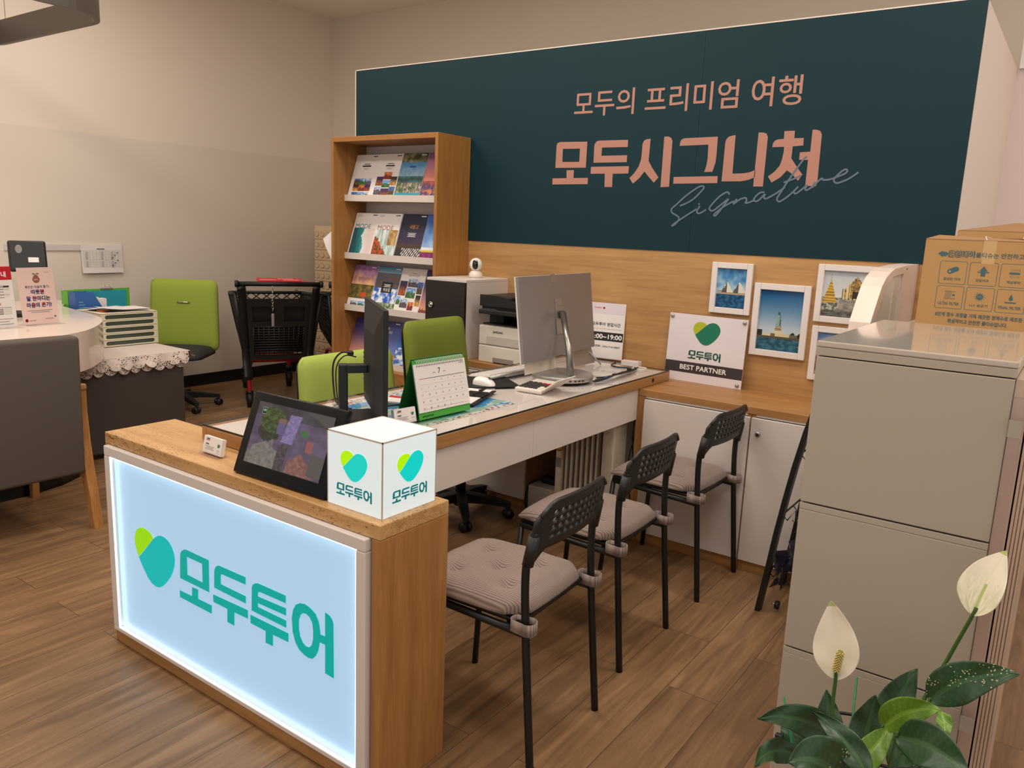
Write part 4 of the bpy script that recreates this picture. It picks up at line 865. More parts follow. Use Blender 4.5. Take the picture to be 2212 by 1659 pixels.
for i, (x, y, rz, lab, lab2) in enumerate(((5.06, -1.985, .05, 'black metal visitor chair nearest the lit counter', 'taupe corduroy cushion on the chair nearest the lit counter'), (5.0, -1.335, .02, 'middle black metal visitor chair of the row', 'taupe corduroy cushion on the middle visitor chair'), (5.005, -.635, -.03, 'black metal visitor chair nearest the back cabinets', 'taupe corduroy cushion on the chair nearest the back cabinets'))):
    if i == 0:
        for o, l, z in ((vc, lab, 0), (cu, lab2, .445)): o.location = (x, y, z); o.rotation_euler = (0, 0, rz); o['label'] = l
    else: dup(vc, (x, y, 0), rz, lab); dup(cu, (x, y, .445), rz, lab2)
# ---------------------------------------------------------------- green office chairs
GREEN = mat('lime green upholstery', C(150, 168, 62), .85, bump=.3, bscale=600); GREEN_SHADE = mat('shaded green mesh', C(122, 134, 44), .8, bump=.35, bscale=900)  # mesh is the same green, its weaker light darkened into the colour
def pad(o, w_, h_, th, m, M, nx=16, ny=14, bow=.0, r=.06, top=.0):
    """upholstered slab in the plane of M, rounded outline, domed front"""
    def out(u, v):
        x, y = u*w_/2, v*h_/2; ax, ay = abs(x)-(w_/2-r), abs(y)-(h_/2-r)
        if ax > 0 and ay > 0:
            d = max(ax, ay); L = (ax*ax+ay*ay)**.5; k = d/L if L else 1; x = math.copysign(w_/2-r+ax*k, x); y = math.copysign(h_/2-r+ay*k, y)
        x *= 1-top*(y/h_+.5); return x, y
    V = []; F = []; n = (nx+1)*(ny+1)
    for s in (1, 0):
        for i in range(nx+1):
            for j in range(ny+1):
                u, v = -1+2*i/nx, -1+2*j/ny; x, y = out(u, v); e = (max(0, 1-abs(u)**4)*max(0, 1-abs(v)**4))**.4
                V.append((x, y, (th*(.35+.65*e) if s else -th*.15*e)+bow*u*u))
    for i in range(nx):
        for j in range(ny):
            a = i*(ny+1)+j; F.append((a, a+ny+1, a+ny+2, a+1)); F.append((n+a, n+a+1, n+a+ny+2, n+a+ny+1))
    for k in range(ny): F += [(k, k+1, n+k+1, n+k), (nx*(ny+1)+k+1, nx*(ny+1)+k, n+nx*(ny+1)+k, n+nx*(ny+1)+k+1)]
    for k in range(nx): F += [((k+1)*(ny+1), k*(ny+1), n+k*(ny+1), n+(k+1)*(ny+1)), (k*(ny+1)+ny, (k+1)*(ny+1)+ny, n+(k+1)*(ny+1)+ny, n+k*(ny+1)+ny)]
    return o.add(V, F, m, None, True, M)
def office_chair(loc, rz, lab, bw, b0, b1, lean, m, slot, seat_z=.47, br=.29, a0=.3, bx=-.20, frame=True):
    t = thing('office_chair', lab, 'chair', loc, rz)           # faces local +x
    M_ = FR((bx, 0, (b0+b1)/2), (0, 1, 0), (-sin(lean), 0, cos(lean)))
    o = MB(); pad(o, bw, b1-b0, .055, m, M_, bow=.03, r=.05, top=.06); B = o.build('backrest', t)
    if slot:
        o = MB(); o.tube([(-.05, slot, .060), (.05, slot, .060)], .006, CHR, 10, closed=False); q = o; q.v = [tuple(M_ @ Vector(p)) for p in q.v]; q.build('grip_slot', B)
    o = MB()
    if frame:
        pad(o, bw*.98, (b1-b0)*.98, .012, BLKM, M_ @ Matrix.Translation((0, 0, -.02)), bow=.03, top=.06)
    o.tube(smooth_path([Vector(p) for p in ((bx-.03, 0, (b0+b1)/2-.05), (bx-.045, 0, b0), (bx+.0, 0, seat_z-.09), (.02, 0, seat_z-.085))]), .022, BLKM, 10, flat=1.8); o.build('back_frame', t)
    o = MB(); pad(o, .49, .47, .07, mat('charcoal seat fabric', C(48, 44, 46), .85), FR((.03, 0, seat_z-.06), (0, 1, 0), (-1, 0, 0)) @ Matrix.Scale(1, 4), r=.08); o.build('seat', t)
    o = MB(); o.cyl((0, 0, seat_z-.065), (0, 0, .10), .018, BLKS, 14); o.cyl((0, 0, .27), (0, 0, .10), .027, BLKM, 14); o.build('gas_lift', t)
    o = MB(); o.cyl((0, 0, .055), (0, 0, .125), .035, BLKM, 18)
    for k in range(5):
        a = a0+2*pi*k/5; d = Vector((cos(a), sin(a), 0)); n_ = Vector((-sin(a), cos(a), 0)); V = []
        for rr, hw, zt, zb in ((.02, .028, .125, .07), (.15, .024, .112, .072), (br, .018, .086, .060)):
            for sgn, z in ((1, zt), (-1, zt), (-1, zb), (1, zb)): V.append(tuple(d*rr+n_*hw*sgn*(1 if z == zt else .8)+Vector((0, 0, z))))
        o.add(V, [(0, 4, 5, 1), (1, 5, 6, 2), (2, 6, 7, 3), (3, 7, 4, 0), (4, 8, 9, 5), (5, 9, 10, 6), (6, 10, 11, 7), (7, 11, 8, 4), (8, 11, 10, 9)], BLKM)
    o.build('star_base', t)
    for k in range(5):
        a = a0+2*pi*k/5; d = Vector((cos(a), sin(a), 0)); n_ = Vector((-sin(a+.5), cos(a+.5), 0)); p = d*(br-.012); o = MB()
        for s in (-1, 1): o.tube([tuple(p+n_*(s*.008)+Vector((0, 0, .026))), tuple(p+n_*(s*.024)+Vector((0, 0, .026)))], .026, BLK, 16)
        o.cyl(tuple(p+Vector((0, 0, .03))), tuple(p+Vector((0, 0, .07))), .008, BLK, 8); o.build('caster', t)
    return t
office_chair((.65, -.33, 0), -.90, 'lime green office chair against the left wall behind the grey side cabinet', .55, .43, 1.0, .10, GREEN, .10, .48, .30, .75)
office_chair((3.76, -1.258, 0), -.02, 'light green office chair pushed up to the desk behind the black monitor', .60, .42, .89, .12, mat('bright lime upholstery', C(166, 184, 84), .85, bump=.3, bscale=600), -.06, .46, .27, .1)
office_chair((3.84, -.70, 0), .06, 'shaded green mesh office chair behind the desk, in front of the black-doored cabinet', .52, .46, 1.02, .14, GREEN_SHADE, 0, .47, .27, .42)
# ---------------------------------------------------------------- shopping carts
CART = mat('cart black plastic', C(22, 21, 22), .5); CRED = mat('cart red paint', C(176, 24, 28), .25)
def cart(loc, rz, lab):
    t = thing('shopping_cart', lab, 'cart', loc, rz, 'black and red shopping carts in the alcove')       # pushes towards local +y, handle at y=0
    hw = .29
    o = MB(); o.tube([(-hw-.03, 0, 1.0), (hw+.03, 0, 1.0)], .019, CART, 14)
    for s in (-1, 1): o.tube([(s*(hw+.02), 0, 1.0), (s*(hw+.045), 0, 1.0)], .027, CART, 14)
    o.build('handle', t)
    o = MB(); M_ = FR((0, .0, 1.022), (1, 0, 0), (0, 1, .2)); o.box(.0, .035, 0, .34, .09, .012, mat('red print board', C(206, 44, 52), .35), .003, M_)
    for x, y in ((-.09, .02), (.05, .05), (.09, .015)): o.box(x, y, .0065, .12, .018, .001, mat('pink print', C(236, 150, 150), .5), M=M_)
    o.build('ad_board', t)
    o = MB(); M_ = FR((.12, .20, .985), (1, 0, 0), (0, 1, .2)); o.box(.0, .035, 0, .30, .10, .012, mat('red print board', 0), .003, M_); o.box(.02, .03, .0065, .2, .022, .001, mat('pink print', 0), M=M_); o.build('ad_board', t)
    for s in (-1, 1):
        o = MB(); o.tube(smooth_path([Vector(p) for p in ((s*hw, 0, .985), (s*(hw-.015), .05, .86), (s*(hw-.03), .10, .62), (s*(hw-.04), .13, .42), (s*(hw-.045), .09, .30), (s*(hw-.045), .06, .24))]), .046, CART, 10, flat=.5); o.build('side_post', t)
    # rear gate: lattice panel with two windows
    def P(u, v): x = (u-.5)*(.50-.06*(1-v)); return Vector((x, .045+.085*(1-v), .38+.50*v))
    o = MB(); V = []; F = []; nx, ny = 12, 24; idx = {}
    for i in range(nx+1):
        for j in range(ny+1): idx[i, j] = len(V); V.append(tuple(P(i/nx, j/ny)))
    for i in range(nx):
        for j in range(ny):
            if j >= 15 and j < 21 and (1 <= i < 5 or 7 <= i < 11): continue
            if 1 < j < 13 and 1 <= i < 11: continue
            F.append((idx[i, j], idx[i+1, j], idx[i+1, j+1], idx[i, j+1]))
    o.add(V, F, CART)
    for j in range(2, 14): o.tube([tuple(P(1/nx, j/ny)), tuple(P(11/nx, j/ny))], .0055, CART, 6)
    for i in range(1, 12): o.tube([tuple(P(i/nx, 2/ny)), tuple(P(i/nx, 13/ny))], .0045, CART, 6)
    ob = o.build('rear_gate', t); md = ob.modifiers.new('thickness', 'SOLIDIFY'); md.thickness = .008
    o = MB(); o.add([(-.235, .165, .44), (.235, .165, .44), (.25, .085, .84), (-.25, .085, .84)], [(0, 1, 2, 3)], CART); ob = o.build('dark_backing', t); md = ob.modifiers.new('thickness', 'SOLIDIFY'); md.thickness = .006  # black sheet added behind the gate so its openings look dark
    # basket: diagonal lattice sides, front and floor
    def lattice(o, A, B, Cc, D, nu, nv):
        q = lambda u, v: (A*(1-u)+B*u)*(1-v)+(D*(1-u)+Cc*u)*v
        for e in ((A, B), (B, Cc), (Cc, D), (D, A)): o.tube([tuple(e[0]), tuple(e[1])], .014, CART, 8)
        for k in range(-nv, nu):
            p = []; r = []
            for s in range(nv+1):
                u = (k+s)/nu
                if 0 <= u <= 1: p.append(tuple(q(u, s/nv))); r.append(tuple(q(1-u, s/nv)))
            if len(p) > 1: o.tube(p, .0055, CART, 5); o.tube(r, .0055, CART, 5)
        for s in range(1, nv): o.tube([tuple(q(0, s/nv)), tuple(q(1, s/nv))], .004, CART, 5)
    o = MB(); V_ = Vector
    for s in (-1, 1): lattice(o, V_((s*.27, .13, .46)), V_((s*.25, .80, .54)), V_((s*.31, .86, .86)), V_((s*.33, .05, .91)), 11, 6)
    lattice(o, V_((-.25, .80, .54)), V_((.25, .80, .54)), V_((.31, .86, .86)), V_((-.31, .86, .86)), 7, 5); lattice(o, V_((-.27, .13, .46)), V_((.27, .13, .46)), V_((.25, .80, .54)), V_((-.25, .80, .54)), 7, 8); o.build('basket', t)
    o = MB()
    for s in (-1, 1):
        o.tube(smooth_path([V_((s*.235, .10, .12)), V_((s*.235, .12, .22)), V_((s*.225, .17, .31)), V_((s*.20, .30, .345)), V_((s*.18, .60, .36)), V_((s*.185, .82, .35)), V_((s*.19, .89, .30)), V_((s*.19, .90, .17))], 6), .0165, CRED, 12)
    o.tube([(-.20, .30, .345), (.20, .30, .345)], .015, CRED, 10); o.tube([(-.18, .62, .36), (.18, .62, .36)], .013, CRED, 10); o.build('undercarriage', t)
    for x, y in ((-.235, .10), (.235, .10), (-.19, .90), (.19, .90)):
        o = MB(); o.cyl((x, y, .19 if y > .5 else .135), (x, y, .15 if y > .5 else .11), .026, BLK, 14); o.tube([(x-.019, y+.01, .062), (x+.019, y+.01, .062)], .062, BLKM, 20); o.tube([(x-.021, y+.01, .062), (x+.021, y+.01, .062)], .026, DGR, 14)
        for s in (-1, 1): o.box(x+s*.026, y+.006, .095, .006, .04, .08, BLK)
        o.build('caster', t)
    o = MB()
    for k in range(9):
        z = .975-.022*k; a = [2*pi*q/10 for q in range(10)]
        o.tube([(-.06+(.007*cos(b) if k % 2 else 0), -.028+(0 if k % 2 else .007*cos(b)), z+.0135*sin(b)) for b in a], .0022, CHR, 5, closed=True)
    o.box(-.06, -.028, .72, .022, .006, .10, SIL, .008); o.box(.12, -.026, .955, .03, .016, .02, CHR, .005); o.build('coin_chain', t)
    return t
cart((1.23, .20, 0), 1.04, 'black shopping cart with coin chain, beside the left wall')
cart((1.62, .80, 0), 1.04, 'black shopping cart half hidden behind the magazine rack')
t = thing('drawer_tower', 'cream drawer tower with octagon fronts in the back corner', 'drawers', (.215, 1.42, 0))
CRM2 = mat('cream yellow plastic', C(226, 200, 164), .5); CRM3 = mat('tan plastic rim', C(196, 166, 128), .5); o_ = MB(); o_.bx(0, .62, 0, .40, 0, 1.456, CRM2, .004); o_.build('body', t)
for r in range(14):
    for k in range(2):
        x0, z0 = .008+.305*k, .03+.1*r+.008*(r//2)*0; o = MB(); o.bx(x0, x0+.298, -.010, -.0005, z0, z0+.09, CRM2, .003); p = [(.032*(1 if abs(a) != 2 else 1)*cos(b)*1.35, .036*sin(b)) for a, b in [(0, pi/8+pi/4*q) for q in range(8)]]
        for q in range(4): o.poly([(a*.72, b*.72) for a, b in p], CRM3, FRONT(x0+.037+.0745*q, -.010, z0+.045), d=.004); o.poly([(a*.58, b*.56) for a, b in p], CRM2, FRONT(x0+.037+.0745*q, -.014, z0+.045), d=.003)
        o.build('drawer', t)
o_ = MB(); o_.add([(-.078, -.012, 0), (0, .0, .058), (0, .0, -.15), (-.05, -.012, -.055), (-.078, -.014, 0), (0, -.002, .058), (0, -.002, -.15), (-.05, -.014, -.055)], [(0, 1, 2, 3), (7, 6, 5, 4), (0, 4, 5, 1), (1, 5, 6, 2), (2, 6, 7, 3), (3, 7, 4, 0)], WHT); tag(o_.build('paper_sheet', None, (2.405, -.298, 1.385)), 'folded white paper sheet sticking out beside the magazine rack', 'paper')
# ---------------------------------------------------------------- left: wall strip, schedule, grey cabinet
tag(MB().bx(.0005, .012, -1.26, -.393, 1.199, 1.247, mat('lilac grey strip', C(216, 206, 208), .5), .002).build('wall_strip'), 'long pale grey notice strip on the left wall', 'strip')
o_ = MB(); M_ = FR((.0135, -.722, 1.026), (0, 1, 0), (0, 0, 1)); w_, hh = .325, .218; V = []; F = []
for i in range(13):
    for j in range(9): u, v = i/12, j/8; V.append((w_*u, hh*v, .012*(1-v)**2+.004*sin(u*5)*(1-v)))
for i in range(12):
    for j in range(8): a = i*9+j; F.append((a, a+9, a+10, a+1))
o_.add(V, F, WHT, None, True, M_)
def zb(v): return .012*(1-v)**2+.0045
for z0, z1 in ((.105, .175), (.045, .10)):
    for r in range(8):
        y = z0+(z1-z0)*r/7; o_.rect(.012, y, w_-.012, y+.0008, GRY, M_, zb(y/hh))
    for k in range(13): x = .012+(w_-.024)*k/12; o_.rect(x, z0, x+.0008, z1, GRY, M_, zb(z0/hh))
    for k in (0, 3, 5): o_.rect(.03+.04*k, z0+.004, .048+.04*k, z1-.008, mat('table shade', C(196, 188, 190), .6), M_, zb(z0/hh)-.0005)
    for k in range(3): o_.rect(.235+.02*k, z0+.02*k+.01, .247+.02*k, z0+.02*k+.016, INK, M_, zb(z0/hh)+.0005)
o_.rect(.12, .185, .18, .190, INK, M_, .006); tag(o_.build('schedule_sheet'), 'printed white schedule sheet hanging from the wall strip', 'paper')
GC = mat('dark taupe laminate', C(74, 66, 64), .55)
t = thing('side_cabinet', 'dark grey side cabinet carrying the letter trays', 'cabinet', (1.25, -1.21, 0))
o_ = MB(); o_.bx(-.80, .345, -.36, .335, .03, .618, GC, .002); o_.bx(-.78, .325, -.34, .315, 0, .03, BLK); o_.build('body', t)
o_ = MB(); o_.bx(.3455, .352, -.355, .33, .04, .612, GC, .001); o_.build('side_panel', t)
# lace doily
def lace_mat():
    m, nt, b = nodes('white lace'); L = nt.links.new; N = nt.nodes.new; tc = N('ShaderNodeTexCoord'); v = N('ShaderNodeTexVoronoi'); v.feature = 'DISTANCE_TO_EDGE'; v.inputs['Scale'].default_value = 75; L(tc.outputs['Object'], v.inputs[0])
    gt = N('ShaderNodeMath'); gt.operation = 'LESS_THAN'; gt.inputs[1].default_value = .16; L(v.outputs['Distance'], gt.inputs[0]); n = N('ShaderNodeTexNoise'); n.inputs['Scale'].default_value = 22; L(tc.outputs['Object'], n.inputs[0])
    g2 = N('ShaderNodeMath'); g2.operation = 'GREATER_THAN'; g2.inputs[1].default_value = .53; L(n.outputs['Fac'], g2.inputs[0]); mx = N('ShaderNodeMath'); mx.operation = 'MAXIMUM'; L(gt.outputs[0], mx.inputs[0]); L(g2.outputs[0], mx.inputs[1])
    L(mx.outputs[0], b.inputs['Alpha']); b.inputs['Base Color'].default_value = C(226, 212, 204); b.inputs['Roughness'].default_value = .8; return m
LACE = lace_mat(); o_ = MB(); CLO = mat('white cloth', C(208, 196, 188), .85)
xa, ya, yb = 1.602, -1.54, -.845; o_.bx(.86, xa+.002, ya-.02, yb+.02, .6185, .6205, CLO)
def scallops(o, P, n, drop, band):
    for k in range(n):
        u0, u1 = k/n, (k+1)/n; V = []; F = []
        for i in range(9):
            u = u0+(u1-u0)*i/8; s = sin(pi*i/8)**.6
            V += [P(u, 0), P(u, band), P(u, band+drop*s)]
        for i in range(8):
            a = 3*i; F += [(a, a+1, a+4, a+3), (a+1, a+2, a+5, a+4)]
        o.add(V[:], F, LACE, None, False)
        for i in range(1, 8, 1): o.tube([P((u0+u1)/2, band*.98), P(u0+(u1-u0)*i/8, band+drop*.96*sin(pi*i/8)**.6)], .0009, CLO, 4)
        o.tube([P(u0+(u1-u0)*i/8, band+drop*sin(pi*i/8)**.6) for i in range(9)], .0014, CLO, 5)
scallops(o_, lambda u, d: (xa+.006+.020*sin(u*23)*min(1, d*9)+d*.35, ya+(yb-ya)*u, .620-d*.93), 9, .032, .048)
scallops(o_, lambda u, d: (xa+.003+.012*sin(u*19)*min(1, d*9)+d*.15, ya+(yb-ya)*u-.02, .620-d), 9, .030, .072)
scallops(o_, lambda u, d: (1.05+(xa-1.05)*u, yb+.02+.003+d*.55, .620-d*.72), 7, .032, .045)
tag(o_.build('lace_cloth'), 'white scalloped lace cloth on the dark grey side cabinet', 'cloth')
# letter trays
t = thing('letter_tray_stack', 'cream five-tier letter tray stack on the lace cloth', 'trays', (1.03, -1.0, .6212), .0)
TR = mat('ivory plastic', C(226, 216, 192), .45); TG = mat('smoke green film', C(70, 84, 76), .25)
for k in range(5):
    z = .004+.0435*k; o = MB(); w2 = .195
    o.bx(-.16, .155, -w2, w2, z, z+.004, TR); o.bx(-.16, .155, -w2, -w2+.006, z+.0041, z+.042, TR); o.bx(-.16, .155, w2-.006, w2, z+.0041, z+.042, TR); o.bx(-.16, -.154, -w2+.0065, w2-.0065, z+.0041, z+.042, TR)
    M_ = FR((.1552, 0, z+.021), (0, 1, 0), (0, 0, 1)); sl = [(.155*(1 if cos(a) > 0 else -1)+.0135*cos(a), .0135*sin(a)) for a in [2*pi*q/24+.01 for q in range(24)]]
    o.poly([(-w2, -.021), (w2, -.021), (w2, .0205), (-w2, .0205)], TR, M_, hole=list(reversed(sl)), d=.005); tr = o.build('tray', t)
    o = MB(); o.bx(.150, .1545, -w2+.008, w2-.008, z+.0045, z+.035, TG); o.bx(-.13, .145, -.17, .17, z+.0045, z+.012, WHT if k != 2 else GRY); o.build('slot_window', t)
o_ = MB(); o_.bx(-.16, .158, -.196, .196, .2215, .226, TR, .001)
for k in range(3): o_.bx(-.12+.05*k, -.09+.05*k, -.1975, -.1955, .02, .2, TR)
o_.build('top_cover', t)
o_ = MB()
for k, (a, dx_, dy_) in enumerate(((.1, 0, 0), (-.2, .02, .03), (.35, -.02, -.03), (.05, .03, .02))):
    M_ = Matrix.Translation((dx_, dy_, .0015+.004*k)) @ Matrix.Rotation(a, 4, 'Z'); V = []; F = []
    for i in range(11):
        for j in range(5): u, v = i/10, j/4; V.append((-.10+.2*v, -.148+.296*u, .03*max(0, .35-u)*(k > 1)+.018*max(0, u-.8)*(k == 1)))
    for i in range(10):
        for j in range(4): q = i*5+j; F.append((q, q+1, q+6, q+5))
    o_.add(V, F, WHT if k else mat('navy print', C(50, 70, 110), .5), None, True, M_)
o_.bx(.02, .09, -.15, -.10, .004, .009, mat('orange print', C(235, 120, 60), .5)); tag(o_.build('paper_pile', None, (1.03, -1.0, .8485)), 'loose white papers on top of the letter trays', 'papers')
def file_holder(loc, rz, colr, lab, hole=True, hb=.25, hf=.32):
    t = thing('file_holder', lab, 'file holder', loc, rz); o = MB(); M_ = FR((0, 0, 0), (-1, 0, 0), (0, 0, 1))     # label end faces local +x
    prof = [(-.12, .0), (.12, .0), (.12, hf), (.0, hf), (-.12, .12)]
    for y in (-.045, .045): o.poly([(-a, b) for a, b in prof], colr, FR((0, y-.0015, 0), (-1, 0, 0), (0, 0, 1)), d=.003)
    o.bx(.117, .12, -.043, .043, 0, hf, colr); o.bx(-.12, .12, -.043, .043, 0, .003, colr); o.build('shell', t)
    o = MB(); o.bx(.1205, .1215, -.03, .03, .04, .22, PLW); o.build('label_card', t)
    o = MB()
    for k in range(6): o.rect(.0, .165+.02*k, .085-.011*k, .172+.02*k, mat('pale slot blue', C(110, 170, 190), .5), FR((.10, .0472, 0), (-1, 0, 0), (0, 0, 1)))
    if hole: o.build('slot', t)
    o = MB(); o.bx(-.1, .09, -.025, .03, .004, hf-.05, WHT); o.build('paper', t); return t
BLU2 = mat('blue file plastic', C(52, 104, 176), .4); GRN2 = mat('green file plastic', C(96, 180, 60), .4)
file_holder((.76, -1.045, .6186), -pi/2, BLU2, 'blue file holder behind the letter trays', True, .25, .335)
file_holder((.655, -1.045, .6186), -pi/2, GRN2, 'green file holder left of the blue one', False, .25, .335)
t = thing('file_board', 'teal file board with green edge and clip behind the letter trays', 'file', (.57, -.86, .6186), 0)
o_ = MB(); o_.bx(.0, .006, -.20, .20, 0, .335, GRN2); o_.build('board', t); MB().bx(.0062, .008, -.185, .175, .01, .322, mat('teal card', C(40, 160, 180), .5)).build('sheet', t)
o_ = MB(); o_.box(.004, .03, .334, .016, .09, .012, SIL, .002); o_.tube([(.004, 0, .34), (.004, .01, .355), (.004, .03, .35)], .002, CHR); o_.tube([(.004, .06, .34), (.004, .05, .355), (.004, .03, .35)], .002, CHR); o_.build('clip', t)
# white rounded counter
t = thing('round_counter', 'glossy white counter with rounded end at the left edge', 'counter', (1.20, -2.05, 0))
OUT = [(.29, -1.15), (.76, -1.225), (1.08, -1.27), (1.37, -1.315), (1.57, -1.38), (1.77, -1.50), (1.96, -1.66), (2.07, -1.81), (2.15, -1.96), (2.18, -2.08), (2.2, -2.25), (2.19, -2.6), (2.1, -3.0), (.25, -3.0)]
def rounded(pts, n=4):
    P = [Vector((a, b, 0)) for a, b in pts]; k = len(P); o = []
    for i in range(k):
        a, b, c_, d = P[i-1], P[i], P[(i+1) % k], P[(i+2) % k]
        if i in (k-1, k-2, k-3): o.append((b.x, b.y)); continue
        for q in range(n):
            s = q/n; v = .5*((2*b)+(c_-a)*s+(2*a-5*b+4*c_-d)*s*s+(3*b-a-3*c_+d)*s**3); o.append((v.x, v.y))
    return o
OP = rounded(OUT, 14); WG = mat('gloss white laminate', C(238, 222, 208), .12)
loc2 = [(a-1.20, b+2.05) for a, b in OP]
o_ = MB(); o_.poly(list(reversed(loc2)), WG, Matrix.Translation((0, 0, .645)), d=.215); o_.build('top', t)
o_ = MB(); o_.poly([(a-1.20, b+2.05) for a, b in ((.3, -2.95), (1.93, -2.95), (1.97, -2.3), (1.965, -2.0), (1.92, -1.83), (1.84, -1.70), (1.74, -1.62), (.3, -1.62))], GLB, Matrix.Translation((0, 0, 0)), d=.644); o_.build('plinth', t)
# signs on it
def acrylic_sign(loc, rz, w_, hh, lab, fn):
    t = thing('sign_holder', lab, 'sign', loc, rz); M_ = FR((-w_/2, 0, .004), (1, 0, 0), (0, .10, 1)); o = MB(); fn(o, M_, w_, hh); o.build('poster', t)
    o = MB(); o.bx(-.004, w_+.004, -.0, hh+.006, .003, .006, CLEAR, M=M_); o.bx(-w_/2, w_/2, -.07, .06, 0, .003, CLEAR); o.build('acrylic_stand', t); return t
PK = mat('pink poster print', C(236, 206, 198), .4); NAVY = mat('navy ink', C(44, 40, 110), .5)
def pink(o, M, w_, hh):
    o.bx(0, w_, 0, hh, 0, .002, PK, M=M); T = M @ Matrix.Translation((0, 0, .0018)); k = w_/.21
    o.text('폭언은 마음의 흉기!', T, w_/2, hh*.635, NAVY, h=.016*k, bold=.0003)
    for i, (s, y, x) in enumerate((('따뜻한', .53, .5), ('말 한마디는', .415, .5), ('마음의 온기!', .30, .5))): o.text(s, T, w_*x, hh*y, NAVY, h=.026*k, bold=.0012)
    for x, y in ((.62, .565), (.41, .455), (.36, .335), (.62, .345)): o.lathe([(.0075, .001), (.00001, .0012)], mat('scarlet ink', C(214, 40, 40), .5), 12, T @ Matrix.Translation((w_*x, hh*y+.004, 0)))
    bars(o, T, w_/2, hh*.245, w_*.7, 2, GRY, .003, .009); BR = mat('brown hand print', C(150, 88, 76), .5)
    o.poly([(w_/2+.022*k*cos(a)*(1 if sin(a) < .3 else .8), hh*.80+.024*k*sin(a)) for a in [2*pi*q/20 for q in range(20)]], BR, T @ Matrix.Translation((0, 0, .0005)))
    for q in (-1, 0, 1): o.poly([(w_/2+q*.010*k-.0025, hh*.775), (w_/2+q*.010*k+.0025, hh*.775), (w_/2+q*.006*k+.001, hh*.80), (w_/2+q*.006*k-.001, hh*.80)], PK, T @ Matrix.Translation((0, 0, .0009)))
    for s in (-1, 1): o.poly([(w_/2, hh*.88), (w_/2+s*.016*k, hh*.875), (w_/2+s*.020*k, hh*.895), (w_/2+s*.008*k, hh*.905)][::s], mat('sprout green ink', C(90, 130, 60), .5), T @ Matrix.Translation((0, 0, .0009)))
    o.text('Homeplus', T, w_*.82, hh*.905, REDI, h=.007*k); o.text('고용노동부', T, w_*.26, hh*.055, INK, h=.008*k); o.text('안전보건공단', T, w_*.74, hh*.075, INK, h=.008*k)
    o.lathe([(.0055*k, .001), (.009*k, .001)], REDI, 14, T @ Matrix.Translation((w_*.10, hh*.075, 0))); o.rect(w_*.90, hh*.10, w_*.915, hh*.145, TEALI, T, .0008); o.rect(w_*.875, hh*.115, w_*.94, hh*.128, BLU, T, .0009)
def red(o, M, w_, hh):
    o.bx(0, w_, 0, hh, 0, .002, WHT, M=M); T = M @ Matrix.Translation((0, 0, .0018)); o.rect(0, hh*.78, w_, hh, mat('red poster print', C(196, 24, 40), .4), T, .0006)
    o.text('구매안내', T, w_*.57, hh*.825, PW, h=.030, bold=.001, z=.001); o.text('구매한도', T, w_*.5, hh*.70, REDI, h=.014, bold=.0003); o.text('환불안내', T, w_*.5, hh*.36, REDI, h=.014, bold=.0003)
    LG_ = mat('table grey print', C(214, 208, 206), .5)
    for i in range(5): o.rect(w_*.1, hh*(.655-.045*i), w_*.9, hh*(.685-.045*i), INK if i == 0 else LG_ if i % 2 else WHT, T, .0006); bars(o, T, w_*.5, hh*(.677-.045*i), w_*.5, 1, WHT if i == 0 else GRY, .004)
    for i in range(3): o.rect(w_*.3, hh*(.21+.035*i), w_*.68, hh*(.235+.035*i), GRY, T, .0006); o.rect(w_*.70, hh*(.21+.035*i), w_*.9, hh*(.235+.035*i), LG_, T, .0006)
    bars(o, T, w_*.5, hh*.33, w_*.8, 1, GRY, .003); bars(o, T, w_*.5, hh*.14, w_*.8, 3, GRY, .003, .014)
acrylic_sign((1.615, -1.745, .8602), 1.72, .205, .315, 'pink acrylic-stand notice with navy Korean lettering on the white counter', pink)
acrylic_sign((1.665, -1.985, .8602), 1.72, .205, .325, 'white notice with red header at the left edge of the white counter', red)
t = thing('pos_terminal', 'black point-of-sale terminal behind the two notices', 'terminal', (1.17, -1.60, .8602), 1.25)
o_ = MB(); M_ = FR((0, 0, .27), (1, 0, 0), (0, .28, 1)); o_.box(0, .09, .0, .20, .19, .03, BLK, .012, M_); S_ = M_ @ Matrix.Translation((-.045, .13, .0152)); o_.lathe([(.024, 0), (.026, 0), (.026, .001), (.024, .001)], GRY, 24, S_ @ Matrix.Scale(.7, 4, (1, 0, 0))); o_.text('DELL', S_, 0, -.003, GRY, h=.006); o_.bx(.0, .055, .05, .08, .0152, .016, WHT, M=M_); o_.build('display', t)
o_ = MB(); o_.box(0, .02, .15, .07, .05, .28, BLKM, .01); o_.box(0, 0, .012, .2, .18, .024, BLKM, .006); o_.box(.03, -.01, .06, .03, .02, .02, mat('yellow print', C(232, 190, 60), .5), .004); o_.build('stand', t)
